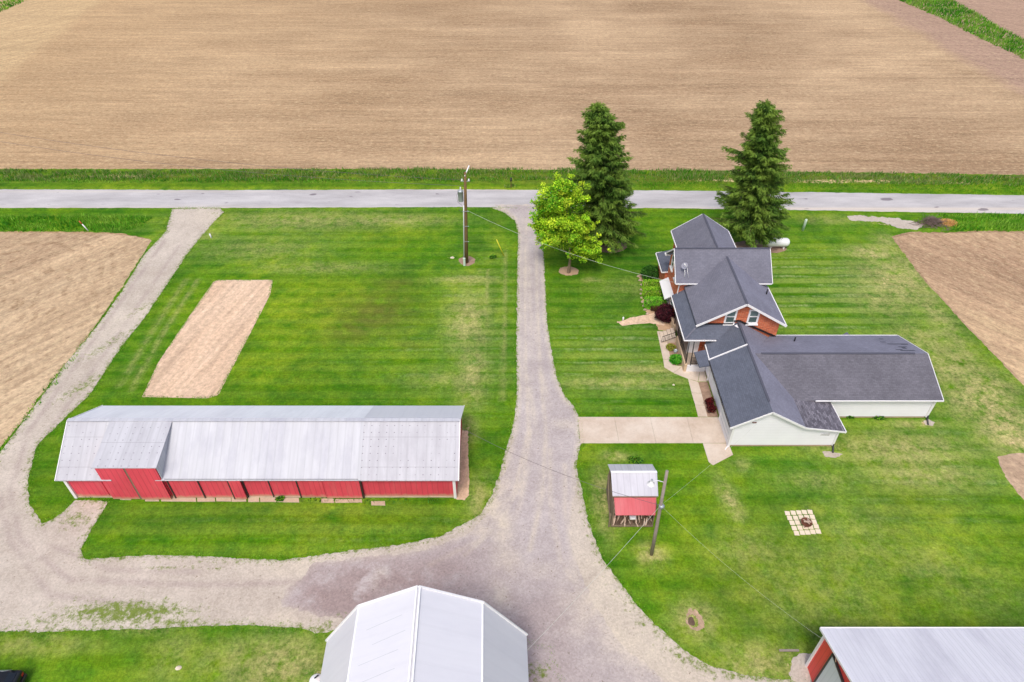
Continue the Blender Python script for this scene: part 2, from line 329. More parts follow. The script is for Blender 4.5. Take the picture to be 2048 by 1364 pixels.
# ------------------------------------------------------------------ object helpers
def tag(o, label=None, cat=None, group=None, kind=None):
    if label: o['label'] = label
    if cat: o['category'] = cat
    if group: o['group'] = group
    if kind: o['kind'] = kind
    return o
def empty(name, loc, label, cat, group=None, rz=0):
    o = bpy.data.objects.new(name, None); C.objects.link(o); o.location = loc; o.rotation_euler = (0, 0, rz)
    o.empty_display_size = .2
    bpy.context.view_layer.update()
    return tag(o, label, cat, group)
class MB:
    """collects faces in world coordinates, builds one mesh object"""
    def __init__(s): s.v = []; s.f = []; s.smooth = []; s.col = []
    def face(s, pts, smooth=False, col=None):
        i = len(s.v); s.v += [tuple(p) for p in pts]; s.f.append(tuple(range(i, i + len(pts)))); s.smooth.append(smooth); s.col.append(col)
    def mesh(s, V, F, smooth=False, col=None):
        i = len(s.v); s.v += [tuple(p) for p in V]
        for f in F: s.f.append(tuple(i + k for k in f)); s.smooth.append(smooth); s.col.append(col)
    def box(s, a, b):
        (x0, y0, z0), (x1, y1, z1) = a, b
        V = [(x0, y0, z0), (x1, y0, z0), (x1, y1, z0), (x0, y1, z0), (x0, y0, z1), (x1, y0, z1), (x1, y1, z1), (x0, y1, z1)]
        s.mesh(V, [(0, 3, 2, 1), (4, 5, 6, 7), (0, 1, 5, 4), (1, 2, 6, 5), (2, 3, 7, 6), (3, 0, 4, 7)]); return s
    def slab(s, pts, t=.12, axis=(0, 0, -1)):
        ax = Vector(axis) * t; n = len(pts); P = [Vector(p) for p in pts]
        V = P + [p + ax for p in P]
        F = [tuple(range(n)), tuple(range(2 * n - 1, n - 1, -1))] + [(i, i + n, (i + 1) % n + n, (i + 1) % n) for i in range(n)]
        s.mesh(V, F); return s
    def prism_y(s, prof, y0, y1):               # profile in x,z
        n = len(prof); V = [(x, y0, z) for x, z in prof] + [(x, y1, z) for x, z in prof]
        s.mesh(V, [tuple(range(n)), tuple(range(2 * n - 1, n - 1, -1))] + [(i, i + n, (i + 1) % n + n, (i + 1) % n) for i in range(n)]); return s
    def prism_x(s, prof, x0, x1):               # profile in y,z
        n = len(prof); V = [(x0, y, z) for y, z in prof] + [(x1, y, z) for y, z in prof]
        s.mesh(V, [tuple(range(n)), tuple(range(2 * n - 1, n - 1, -1))] + [(i, i + n, (i + 1) % n + n, (i + 1) % n) for i in range(n)]); return s
    def beam(s, a, b, w=.1, h=.1):
        a, b = Vector(a), Vector(b); d = (b - a).normalized()
        up = Vector((0, 0, 1)) if abs(d.z) < .95 else Vector((0, 1, 0))
        x = d.cross(up).normalized() * (w / 2); y = x.cross(d).normalized() * (h / 2)
        V = [a - x - y, a + x - y, a + x + y, a - x + y, b - x - y, b + x - y, b + x + y, b - x + y]
        s.mesh(V, [(0, 3, 2, 1), (4, 5, 6, 7), (0, 1, 5, 4), (1, 2, 6, 5), (2, 3, 7, 6), (3, 0, 4, 7)]); return s
    def tube(s, pts, radii, n=8, cap=True, smooth=True):
        P = [Vector(p) for p in pts]
        if not hasattr(radii, '__len__'): radii = [radii] * len(P)
        V = []; F = []; ref = None
        for i, p in enumerate(P):
            d = (P[min(i + 1, len(P) - 1)] - P[max(i - 1, 0)]).normalized()
            if ref is None: ref = d.orthogonal().normalized()
            x = (ref - d * ref.dot(d)).normalized(); ref = x; y = d.cross(x)
            for k in range(n):
                a = 2 * math.pi * k / n; V.append(p + (x * math.cos(a) + y * math.sin(a)) * radii[i])
        for i in range(len(P) - 1):
            for k in range(n): F.append((i * n + k, i * n + (k + 1) % n, (i + 1) * n + (k + 1) % n, (i + 1) * n + k))
        if cap: F += [tuple(range(n - 1, -1, -1)), tuple(range((len(P) - 1) * n, len(P) * n))]
        s.mesh(V, F, smooth); return s
    def lathe(s, c, prof, n=16, smooth=True):    # prof: (r, z)
        V = []; F = []
        for r, z in prof:
            for k in range(n): a = 2 * math.pi * k / n; V.append((c[0] + r * math.cos(a), c[1] + r * math.sin(a), c[2] + z))
        for i in range(len(prof) - 1):
            for k in range(n): F.append((i * n + k, i * n + (k + 1) % n, (i + 1) * n + (k + 1) % n, (i + 1) * n + k))
        s.mesh(V, F, smooth); return s
    def build(s, name, mat, parent=None, bevel=0, recalc=True):
        if parent and parent.type != 'EMPTY': bpy.context.view_layer.update()
        inv = parent.matrix_world.inverted() if parent else Matrix()
        me = bpy.data.meshes.new(name)
        V = np.array(s.v, float)
        me.from_pydata([tuple(p) for p in V], [], s.f)
        if recalc:
            bm = bmesh.new(); bm.from_mesh(me); bmesh.ops.recalc_face_normals(bm, faces=bm.faces); bm.to_mesh(me); bm.free()
        uvl = me.uv_layers.new(name='UVMap').data
        for p in me.polygons:
            n = p.normal; p.use_smooth = s.smooth[p.index] if p.index < len(s.smooth) else False
            u = Vector((0, 0, 1)).cross(n)
            u = Vector((1, 0, 0)) if u.length < .02 else u.normalized()
            if abs(u.x) > abs(u.y) and u.x < 0: u = -u
            if abs(u.y) >= abs(u.x) and u.y < 0: u = -u
            w = n.cross(u)
            if w.z < 0: w = -w
            for li in p.loop_indices:
                co = me.vertices[me.loops[li].vertex_index].co; uvl[li].uv = (co.dot(u), co.dot(w))
        if any(c is not None for c in s.col):
            at_ = me.color_attributes.new('leaf', 'FLOAT_COLOR', 'CORNER')
            buf = np.ones((len(me.loops), 4), np.float32)
            for p in me.polygons:
                c = s.col[p.index] or (.05, .1, .02)
                buf[p.loop_start:p.loop_start + p.loop_total, :3] = c
            at_.data.foreach_set('color', buf.ravel())
        me.materials.append(mat)
        me.transform(inv)
        o = bpy.data.objects.new(name, me); C.objects.link(o)
        if parent: o.parent = parent
        if bevel:
            b = o.modifiers.new('bevel', 'BEVEL'); b.width = bevel; b.segments = 2
        return o
def fast_mesh(name, V, F3, mat, cols=None, parent=None):
    """many triangles or quads: V (n,3), F3 (m,k), cols (m,3) per face"""
    V = np.asarray(V, np.float32); F = np.asarray(F3, np.int32); m, k = F.shape
    if parent: V = V - np.array(parent.matrix_world.translation, np.float32)
    me = bpy.data.meshes.new(name)
    me.vertices.add(len(V)); me.vertices.foreach_set('co', V.ravel())
    me.loops.add(m * k); me.loops.foreach_set('vertex_index', F.ravel())
    me.polygons.add(m); me.polygons.foreach_set('loop_start', np.arange(0, m * k, k, dtype=np.int32)); me.polygons.foreach_set('loop_total', np.full(m, k, np.int32))
    me.update(calc_edges=True)
    if cols is not None:
        a = me.color_attributes.new('leaf', 'FLOAT_COLOR', 'CORNER')
        buf = np.ones((m, k, 4), np.float32); buf[:, :, :3] = np.asarray(cols)[:, None, :]
        a.data.foreach_set('color', buf.ravel())
    me.materials.append(mat)
    o = bpy.data.objects.new(name, me); C.objects.link(o)
    if parent: o.parent = parent
    return o

# ------------------------------------------------------------------ noise in numpy, ragged ground sheets
def vnoise(x, y, seed=0):
    xi = np.floor(x).astype(np.int64); yi = np.floor(y).astype(np.int64); fx = x - xi; fy = y - yi
    fx = fx * fx * (3 - 2 * fx); fy = fy * fy * (3 - 2 * fy)
    def h(a, b):
        n = (a * 374761393 + b * 668265263 + seed * 974711) & 0xFFFFFFFF
        n = ((n ^ (n >> 13)) * 1274126177) & 0xFFFFFFFF
        return ((n ^ (n >> 16)) & 0xFFFF) / 65535.0
    return (h(xi, yi) * (1 - fx) + h(xi + 1, yi) * fx) * (1 - fy) + (h(xi, yi + 1) * (1 - fx) + h(xi + 1, yi + 1) * fx) * fy
def fbm(x, y, seed=0, oct=4):
    s = 0; a = 1; t = 0
    for i in range(oct): s = s + a * vnoise(x * 2 ** i, y * 2 ** i, seed + i * 17); t += a; a *= .6
    return s / t - .5
def signed(poly, X, Y):
    P = np.array(poly, float); n = len(P); best = np.full(X.shape, 1e9); ins = np.zeros(X.shape, bool)
    for i in range(n):
        ax, ay = P[i]; bx, by = P[(i + 1) % n]; dx, dy = bx - ax, by - ay; L = dx * dx + dy * dy + 1e-12
        t = np.clip(((X - ax) * dx + (Y - ay) * dy) / L, 0, 1)
        best = np.minimum(best, (X - ax - t * dx) ** 2 + (Y - ay - t * dy) ** 2)
        if ay != by:
            c = ((ay > Y) != (by > Y)) & (X < dx * (Y - ay) / (by - ay) + ax); ins ^= c
    return np.where(ins, np.sqrt(best), -np.sqrt(best))
def sheet(name, poly, z, mat, cell=.3, fray=.25, fs=1.2, zones=None, holes=(), kind='structure', thick=0, smooth_poly=0, height=None, parent=None):
    """a ground sheet whose outline is eaten ragged by noise; real geometry, marching squares"""
    P = np.array(poly); x0, y0 = P.min(0) - fray * 2 - cell; x1, y1 = P.max(0) + fray * 2 + cell
    nx = int((x1 - x0) / cell) + 2; ny = int((y1 - y0) / cell) + 2
    gx = x0 + np.arange(nx) * cell; gy = y0 + np.arange(ny) * cell
    X, Y = np.meshgrid(gx, gy, indexing='ij')
    S = signed(poly, X, Y)
    for h in holes: S = np.minimum(S, -signed(h, X, Y))
    if fray: S = S + fray * (2.2 * fbm(X * fs, Y * fs, 5, 4) + 1.6 * fbm(X * fs * 4, Y * fs * 4, 9, 2))
    S = np.where(np.abs(S) < 1e-4, 1e-4, S)
    idx = np.arange(nx * ny).reshape(nx, ny)
    V = [np.stack([X.ravel(), Y.ravel()], 1)]
    a, b, c, d = S[:-1, :-1], S[1:, :-1], S[1:, 1:], S[:-1, 1:]
    code = (a > 0) * 1 + (b > 0) * 2 + (c > 0) * 4 + (d > 0) * 8
    full = np.argwhere(code == 15)
    quads = [(idx[i, j], idx[i + 1, j], idx[i + 1, j + 1], idx[i, j + 1]) for i, j in full]
    extra = []; ecache = {}; base = nx * ny; polys = []
    def edge(p, q):
        key = (p, q) if p < q else (q, p)
        if key not in ecache:
            (i, j), (k, l) = key; s0, s1 = S[i, j], S[k, l]; t = s0 / (s0 - s1)
            extra.append((X[i, j] + (X[k, l] - X[i, j]) * t, Y[i, j] + (Y[k, l] - Y[i, j]) * t)); ecache[key] = base + len(extra) - 1
        return ecache[key]
    for i, j in np.argwhere((code > 0) & (code < 15)):
        cs = [(i, j), (i + 1, j), (i + 1, j + 1), (i, j + 1)]; out = []
        for k in range(4):
            p, q = cs[k], cs[(k + 1) % 4]
            if S[p] > 0: out.append(int(idx[p]))
            if (S[p] > 0) != (S[q] > 0): out.append(edge(p, q))
        if len(out) >= 3: polys.append(out)
    allV = np.concatenate([V[0], np.array(extra).reshape(-1, 2)]) if extra else V[0]
    faces = [tuple(int(k) for k in q) for q in quads] + [tuple(int(k) for k in p) for p in polys]
    used = np.zeros(len(allV), bool)
    for f in faces: used[list(f)] = True
    remap = np.cumsum(used) - 1; allV = allV[used]
    faces = [tuple(int(remap[k]) for k in f) for f in faces]
    Z = np.full(len(allV), z, float)
    if height: Z = Z + height(allV[:, 0], allV[:, 1])
    me = bpy.data.meshes.new(name); me.from_pydata([(p[0], p[1], zz) for p, zz in zip(allV, Z)], [], faces)
    for p in me.polygons: p.use_smooth = height is not None
    if zones:
        for zn, chans in zones.items():
            at_ = me.color_attributes.new(zn, 'FLOAT_COLOR', 'POINT'); buf = np.zeros((len(allV), 4), np.float32); buf[:, 3] = 1
            for ch, blobs in chans.items():
                tot = np.zeros(len(allV))
                for bl in blobs:
                    if isinstance(bl, dict):
                        if 'edge' in bl:
                            rawS = signed(poly, allV[:, 0], allV[:, 1]); tot = np.maximum(tot, bl['k'] * np.clip(1 - rawS / bl['edge'], 0, 1)); continue
                        pl = A(bl['line']); dmin = np.full(len(allV), 1e9)
                        for (ax, ay), (bx, by) in zip(pl[:-1], pl[1:]):
                            dx, dy = bx - ax, by - ay; t = np.clip(((allV[:, 0] - ax) * dx + (allV[:, 1] - ay) * dy) / (dx * dx + dy * dy), 0, 1)
                            dmin = np.minimum(dmin, np.hypot(allV[:, 0] - ax - t * dx, allV[:, 1] - ay - t * dy))
                        tot = np.maximum(tot, bl['k'] * np.exp(-(dmin / bl['w']) ** 2)); continue
                    cx, cy = at(bl[0], bl[1])[:2]; rx, ry, w = bl[2], bl[3], bl[4]; ang = R(bl[5]) if len(bl) > 5 else 0
                    dx = allV[:, 0] - cx; dy = allV[:, 1] - cy
                    u = dx * math.cos(ang) + dy * math.sin(ang); v = -dx * math.sin(ang) + dy * math.cos(ang)
                    tot = np.maximum(tot, w * np.exp(-((u / rx) ** 2 + (v / ry) ** 2)))
                buf[:, ch] = np.clip(tot, 0, 1.5)
            at_.data.foreach_set('color', buf.ravel())
    me.materials.append(mat)
    o = bpy.data.objects.new(name, me); C.objects.link(o)
    tag(o, kind=kind)
    return o
def ground_poly(name, poly, z, mat, thick=.05):
    b = MB(); b.slab([(x, y, z) for x, y in poly], thick); o = b.build(name, mat); tag(o, kind='structure'); return o
def ellipse(cx, cy, rx, ry, n=24, jit=.06):
    return [(cx + rx * math.cos(2 * math.pi * k / n) * (1 + random.uniform(-jit, jit)), cy + ry * math.sin(2 * math.pi * k / n) * (1 + random.uniform(-jit, jit))) for k in range(n)]

# ================================================================== THE GROUND
b = MB(); b.face([(-1500, -400, 0), (1500, -400, 0), (1500, 2600, 0), (-1500, 2600, 0)])
tag(b.build('ground', M['field']), kind='structure')
# lawn, one sheet under lanes and yard
lawn_poly = A([(-700, 336), (0, 338), (700, 338), (1400, 341), (2048, 350), (2700, 358), (2700, 462), (2048, 462), (1960, 462), (1880, 465), (1820, 463), (1783, 473), (1800, 497), (1850, 562),
               (1920, 640), (1985, 706), (2048, 770), (2300, 1050), (2500, 1400), (2300, 1900), (1024, 2400), (-400, 1900), (-250, 1350), (-80, 1020), (-10, 905), (40, 845), (95, 770), (150, 705), (200, 640),
               (260, 545), (300, 478), (240, 466), (120, 463), (0, 463), (-700, 463)])
Z = {'zone': {0: [(1800, 560, 4.5, 6, .8, -40), (1745, 505, 3, 1.5, 1.0), (1760, 600, 3, 3, .55), (1850, 680, 3.5, 2.6, .6), (1900, 730, 3, 4, .75, -40), (1960, 790, 3, 4.5, .95, -45), (2010, 850, 2.5, 3.5, 1.1, -40), (2030, 880, 2, 2, 1.2),
                  (1800, 900, 6, 2.0, .75), (1850, 950, 5, 1.4, .65), (1640, 960, 4, 1, .35), (1720, 1080, 5, 4, .25), (1860, 1130, 4, 2, .3), (1500, 1100, 3, 2, .35), (1460, 1000, .7, 2.2, .8, 10), (1480, 930, 1.2, .8, .4),
                  (620, 440, 14, 2.2, .55), (780, 440, 8, 1.6, .6), (520, 500, 8, 2.5, .35), (640, 535, 8, 1.2, .4), (930, 560, 3.5, .8, .7), (935, 640, 2.2, 4.5, .75), (945, 745, 1.4, 4.5, .7), (905, 760, 4, 1.5, .4),
                  (560, 1335, 3.5, 2.2, .8), (480, 1320, 3, 1.5, .5), (60, 1290, 4, .7, .45), (350, 1310, 2, 2, .3), (1390, 1240, 1.5, 1.4, .8), (1303, 1110, 1.0, .9, .95), (1240, 765, 6, .8, .6), (1300, 740, 4, .8, .55),
                  (1185, 560, 1.2, .5, .6), (1250, 575, 4, 2, .25), (960, 1000, 1, 2.5, .6), (930, 860, 1, 1.6, .7), (1210, 1000, .9, 3, .9), (1230, 912, 1.2, .6, .7), (300, 1260, 3, .4, .4), (1500, 775, 3, 1, .3),
                  {'line': [(396, 560), (330, 660), (262, 780)], 'w': .3, 'k': .42}, {'line': [(372, 560), (300, 670), (240, 770)], 'w': .35, 'k': .35}, {'line': [(960, 540), (955, 640), (950, 790)], 'w': .18, 'k': .5}, {'line': [(975, 540), (972, 640), (968, 800)], 'w': .15, 'k': .45}, {'line': [(1010, 500), (1008, 640), (1004, 800)], 'w': .2, 'k': .5}, {'line': [(1770, 480), (1860, 610), (1960, 750), (2060, 880)], 'w': 1.6, 'k': .55}, (390, 470, 3, 1.6, .45), (1660, 440, 4, 1.2, .4), (1640, 1180, 6, 5, .25), (1950, 1180, 5, 3, .2), (1520, 1330, 3, 1.5, .7), (1670, 892, 2.5, .6, .7), (1830, 848, 3, .5, .7)],
              1: [(1650, 585, 12, 8.5, 1.3), (1560, 540, 8, 6, 1.0), (1230, 720, 9, 6, .9), (960, 620, 4, 12, .8), (480, 470, 14, 3, .5), (1900, 930, 9, 5, .6), (1270, 745, 8, 4, .75), (900, 700, 10, 8, .35), (1850, 920, 8, 4, .7), (700, 1030, 16, 4, .25), (1100, 640, 2, 4, .25), (1880, 1000, 9, 4, .35)],
              2: [(1745, 507, 1.6, 1.0, .42), (1765, 560, 1.4, 2.2, .40), (1760, 610, 1.0, 1.0, .3), (1880, 735, .7, 1.6, .36), (1985, 820, .7, 1.6, .42, -40), (1920, 770, .6, 1.2, .34), (1895, 660, .7, .5, .3), (1915, 685, .3, .7, .34), (2035, 885, 1.8, .8, .5, -20), (1960, 800, .8, 1.5, .2), (903, 516, .55, .35, .55), (1225, 601, 1.6, .9, .24), (1345, 770, .16, .3, .6),
                  (357, 1336, .45, .22, .62), (1388, 1240, .5, .6, .22), (1213, 1000, .5, 2.4, .30), (1200, 1020, .5, 1.5, .26), (560, 1345, 2, .8, .12), (640, 1345, 1.3, 1.5, .4), (1600, 1340, 1.6, 1.6, .45), (1700, 1255, .2, .2, .2),
                  (1790, 474, 1.0, .6, .4), (250, 352, 9, .9, .6), (1700, 362, 16, .9, .65), (1480, 360, 10, .9, .6), (620, 352, 6, .7, .4), (1900, 366, 8, .6, .5), (1150, 354, 6, .6, .4), (880, 353, 4, .5, .25), (1820, 460, 2.4, .5, .32), (1790, 446, 5.5, 1.5, .5), (1660, 908, 1.0, .35, .45), (1852, 846, .8, .5, .5), (935, 865, .35, 1.8, .45), (1315, 1045, 1, .2, .35), (1235, 645, .3, .2, .3), (980, 990, .6, 1.6, .28)]},
     'zone2': {0: [(1230, 530, 5, 4, .8), (1135, 600, 3, 6, .5), (1250, 690, 6, 4, .45), (400, 1040, 22, 1.2, .7), (100, 960, 3, 4, .6), (250, 760, 5, 2.5, .7), (330, 560, 2, 6, .4), (1780, 880, 4, 2, .5), (1660, 860, 4, 1.5, .5), (1300, 900, 4, .8, .5),
                   (1600, 1270, 8, 2, .45), (250, 1285, 12, 1.0, .5), (1850, 610, 1.2, 8, .9, 35), (1950, 740, 1.2, 8, .9, 40), (985, 600, .6, 9, .7), (1010, 680, .6, 9, .6), (1290, 640, 3, 1.5, .5), (1255, 610, 2, 2, .3), (1440, 980, 3, 2, .3), (760, 425, 26, .5, .7), (300, 580, 1.4, 10, .7, -30), (560, 780, 20, 1.0, .4)],
               1: [(620, 620, 9, 6, .75), (540, 730, 8, 3, .6), (700, 470, 10, 1.6, .5), (850, 620, 5, 4, .3), (700, 1050, 12, 2, .45), (1480, 1050, 5, 5, .45), (1640, 1150, 8, 5, .55), (1900, 1060, 8, 5, .45), (1620, 1020, 2.2, .8, .8), (1640, 1075, 2, .8, .8),
                   (1303, 1105, 1.3, 1.2, 1), (1600, 430, 6, 1.5, .6), (700, 378, 70, .9, .7), (1540, 905, 4, .5, .7), (60, 1295, 6, 1, .6), (400, 1330, 6, 2, .4), (1500, 1300, 5, 2, .5), (1180, 900, 1.5, 3, .6), (990, 470, 1, 5, .5), (250, 440, 8, 1, .4)],
               2: [(750, 625, 4.5, 4.2, .95), (705, 660, 3, 2.2, .9), (790, 570, 3, 1.5, .8), (820, 690, 2, 1.2, .5), (700, 352, 90, 2.2, .8), (1500, 356, 60, 2.2, .9), (1820, 1000, 4, 2, .3), (1500, 1180, 4, 3, .35)]}}
lawn = sheet('lawn', lawn_poly, .008, M['lawn'], cell=.34, fray=.20, fs=1.5, zones=Z)

sheet('field_left', A([(-700, 466), (0, 466), (120, 466), (240, 469), (305, 480), (292, 500), (258, 552), (205, 632), (150, 703), (93, 775), (38, 850), (-12, 910), (-90, 1020), (-260, 1350), (-700, 1500)]), .013, M['field_left'], cell=.3, fray=.18, fs=1.4)
sheet('field_right', A([(1785, 476), (1830, 467), (1890, 467), (1960, 465), (2048, 465), (2700, 465), (2900, 900), (2300, 1046), (2048, 766), (1985, 703), (1922, 638), (1852, 560), (1802, 497)]), .013, M['field_right'], cell=.3, fray=.12, fs=1.4)
sheet('bare_plot', A([(1993, 912), (2048, 905), (2120, 905), (2180, 1060), (2048, 1000), (2010, 955)]), .013, M['bare_soil'], cell=.2, fray=.12)
garden = A([(428, 562), (437, 560), (546, 560), (540, 590), (437, 790), (415, 797), (340, 795), (284, 794), (316, 726), (366, 651), (400, 602)])
sheet('garden_plot', garden, .013, M['plot'], cell=.12, fray=.04, fs=2.5)
# the country road
rz = {'zone': {0: [(600, 417, 60, .35, .9), (1500, 418, 60, .35, .9), (1040, 421, 6, 1.0, .9), (400, 421, 5, 1.0, .9), (250, 383, 30, .3, .4), (1050, 378, 20, .4, .7), (1780, 424, 12, .35, .9)]}}
sheet('road', A([(-900, 377), (0, 379), (460, 380.5), (900, 379), (1300, 381), (1640, 385), (2048, 391), (2900, 404), (2900, 440), (2048, 428), (1640, 421), (1300, 416), (1100, 418), (985, 415), (900, 414), (460, 416), (0, 416), (-900, 414)]), .018, M['road'], cell=.3, fray=.10, fs=.5, zones=rz)
# gravel lane and yard
lane = A([(345, 417), (338, 440), (331, 465), (318, 478), (288, 510), (240, 588), (196, 650), (141, 716), (96, 776), (42, 850), (0, 905), (-90, 1040), (-160, 1262), (0, 1262), (100, 1264), (200, 1260), (300, 1258), (400, 1252), (500, 1251), (600, 1256), (640, 1268),
          (720, 1250), (1100, 1290), (1140, 1420), (1720, 1430), (1600, 1364), (1500, 1352), (1420, 1332), (1370, 1302), (1312, 1250), (1272, 1210), (1237, 1160), (1205, 1120), (1190, 1080), (1176, 1040), (1168, 1000), (1158, 960), (1152, 930), (1162, 885), (1158, 834),
          (1148, 812), (1130, 793), (1115, 760), (1102, 700), (1094, 640), (1090, 560), (1086, 475), (1090, 418), (980, 415), (1010, 426), (1030, 442), (1036, 466), (1035, 520), (1034, 600), (1033, 700), (1034, 780), (1030, 830), (1021, 870), (1010, 905), (998, 950),
          (984, 990), (962, 1028), (928, 1048), (880, 1073), (800, 1090), (720, 1099), (640, 1110), (560, 1121), (480, 1117), (400, 1112), (300, 1110), (172, 1118), (160, 1101), (185, 1055), (217, 1003), (150, 1000), (120, 1030), (85, 1048), (60, 1010), (55, 960), (75, 890), (138, 828),
          (180, 790), (215, 735), (245, 690), (290, 635), (330, 575), (380, 500), (425, 447), (448, 424), (440, 416)])
gz = {'zone': {0: [(430, 430, 3, 2, .6), (250, 640, 2, 6, .4, -30), (600, 1135, 3, .8, .8), (590, 1240, 2.5, .9, .9), (1250, 1240, 4, 3, .9, -35), (1200, 1150, 2, 2.5, .8), (1320, 1310, 4, 1.5, .8, -35), (1010, 960, 1, 2, .8), (980, 1000, .8, 2, .8)],
               1: [{'line': [(330, 480), (180, 690), (60, 860), (20, 980), (40, 1080), (140, 1160), (400, 1170), (600, 1165)], 'w': .28, 'k': .45}, {'line': [(360, 490), (215, 700), (100, 860), (70, 1000), (100, 1090), (220, 1140), (400, 1145)], 'w': .25, 'k': .4}, {'line': [(0, 990), (20, 1080), (100, 1190), (300, 1215)], 'w': .3, 'k': .4}, (250, 1080, 3, 1.0, .35), (120, 1060, 3, 4, .15), (600, 1230, 2, .8, .4)],
               2: [{'edge': 1.3, 'k': .72}, (250, 1225, 6.5, 1.3, 1.0), (120, 1245, 6, .8, .7), (360, 1245, 5, .5, .8), (330, 1135, 4, .25, .7), (420, 1137, 3, .25, .6), (150, 1040, 2.2, 1.3, .75), (185, 1015, 2, .5, .6), (285, 615, .8, 5, .65, -32), (215, 690, 1.0, 5, .7, -32), (170, 770, 1.3, 4, .75, -35), (240, 790, 1, 2, .6), (120, 740, .5, 6, .6, -35),
                   (640, 1262, 2, 1.2, .8), (1240, 1190, 1.2, 3, .5, 30), (1300, 1255, 1, 3, .6, 40), (1390, 1325, 3, .8, .8, -25), (1480, 1350, 3, .6, .8), (1170, 990, .7, 3, .6), (1180, 1060, .7, 2, .6), (1090, 1350, 1.4, 1.2, .7), (960, 1050, 2, .6, .5), (430, 428, 2, .8, .6), (330, 450, .5, 2, .6), (1015, 425, 1, .8, .5)]}}
sheet('gravel_lane', lane, .022, M['gravel'], cell=.17, fray=.10, fs=2.4, zones=gz)
drive = A([(990, 410), (1085, 410), (1084, 475), (1088, 560), (1091, 640), (1100, 700), (1112, 760), (1128, 797), (1146, 818), (1155, 835), (1159, 886), (1150, 930), (1150, 985), (1140, 1060), (1150, 1110), (1170, 1170), (1200, 1230), (1240, 1290), (1330, 1364), (1420, 1430),
           (900, 1480), (760, 1300), (700, 1240), (640, 1230), (560, 1215), (575, 1180), (610, 1150), (630, 1125), (700, 1117), (800, 1108), (880, 1090), (940, 1065), (975, 1030), (997, 985), (1010, 940), (1021, 900), (1030, 860), (1034, 825), (1038, 780), (1037, 700), (1038, 600), (1039, 520), (1040, 462), (1030, 436), (1012, 420)])
dz = {'zone': {0: [{'edge': .5, 'k': .8}, {'line': [(1052, 440), (1050, 600), (1052, 760), (1058, 860), (1030, 980), (960, 1080), (860, 1130)], 'w': .2, 'k': .8}, {'line': [(1072, 440), (1074, 600), (1082, 760), (1092, 860), (1085, 990), (1060, 1100)], 'w': .2, 'k': .8}, {'line': [(1062, 860), (1045, 960), (1000, 1050), (930, 1110)], 'w': .18, 'k': .8}, {'line': [(1100, 900), (1100, 1000), (1120, 1120), (1190, 1240), (1260, 1330)], 'w': .22, 'k': .7}, {'line': [(1130, 930), (1130, 1020), (1150, 1120), (1230, 1230), (1330, 1330)], 'w': .22, 'k': .6}, (985, 1000, 1.1, 3.0, 1.2, -15), (1005, 1060, .8, 2.2, 1.0, 5), (1010, 1110, 1.0, 1.8, .9, 20), (950, 1060, 2.5, .7, .8), (1060, 600, .22, 12, .55), (1075, 700, .2, 7, .5, 4), (1049, 560, .2, 12, .4), (1062, 800, .3, 4, .7, 6), (1085, 760, .3, 3, .6, 8), (1130, 850, 1.2, .7, .5),
                   (1190, 1200, 2.2, 2.6, .9, -30), (1160, 1150, 1, 2, .7), (1260, 1290, 3.0, 1.6, .8, -35), (1060, 450, 2, 2, .6), (1045, 980, .25, 3, .7, -12), (1075, 1000, .2, 3, .4, -5), (760, 1160, .5, .9, .8), (1000, 1190, .8, 1.4, .7, 15), (1090, 1140, 1.6, .8, .4)],
               1: [(760, 1160, 8, 2.0, 1.0), (680, 1200, 4, 1.6, 1.2), (880, 1140, 4, 1.5, .8), (920, 1110, 3, 1, .5), (1080, 1250, 3, 3, .5), (640, 1190, 2, 1.5, 1.1), (1000, 1210, 2, 1.5, .6), (1070, 1330, 3, 2, .4)],
               2: [(1080, 1345, 1.2, 1, .8), (1160, 980, .6, 3, .4), (700, 1235, 2, .6, .6)]}}
sheet('worn_driveway', drive, .027, M['drive'], cell=.2, fray=.22, fs=1.5, zones=dz)
# gravel pull-off beside the road and small mulch and stone areas
sheet('gravel_pull_off', A([(1690, 432), (1740, 431), (1795, 436), (1848, 448), (1830, 459), (1800, 456), (1760, 444), (1700, 440)]), .013, M['gravel'], cell=.2, fray=.45, fs=1.1)
def mulch(name, cx, cy, rx, ry, m='mulch', z=.014):
    x, y, _ = at(cx, cy); return sheet(name, ellipse(x, y, rx, ry), z, M[m], cell=.12, fray=.10, fs=2)
mulch('mulch_ring', 1218, 490, 2.2, 1.8); mulch('mulch_ring', 1137, 542, 1.15, .95, 'tan_mulch'); mulch('mulch_ring', 934, 522, .95, 1.05)
sheet('mulch_bed', A([(1468, 486), (1500, 481), (1540, 480), (1566, 489), (1574, 499), (1555, 506), (1500, 505), (1470, 500)]), .014, M['mulch'], cell=.14, fray=.15)
sheet('shrub_bed', A([(1276, 553), (1283, 547), (1320, 540), (1340, 560), (1345, 640), (1345, 662), (1318, 660), (1308, 640), (1294, 628), (1286, 607), (1284, 578), (1286, 566)]), .014, M['tan_mulch'], cell=.12, fray=.10)
sheet('dirt_path', A([(1234, 644), (1257, 637), (1308, 626), (1325, 640), (1330, 652), (1300, 646), (1275, 648), (1245, 652)]), .0165, M['plot'], cell=.12, fray=.10)
sheet('planting_bed', A([(1396, 764), (1415, 764), (1437, 834), (1415, 834)]), .014, M['mulch'], cell=.12, fray=.0)
sheet('flower_bed', A([(1334, 680), (1358, 680), (1370, 730), (1343, 731)]), .0185, M['mulch'], cell=.12, fray=.0)
sheet('gravel_skirt', A([(1624, 1306), (1600, 1308), (1585, 1320), (1578, 1340), (1590, 1400), (1640, 1400)]), .014, M['gravel'], cell=.12, fray=.12)
sheet('dirt_strip', A([(916, 858), (936, 862), (938, 990), (928, 1000), (914, 998)]), .014, M['plot'], cell=.12, fray=.12)
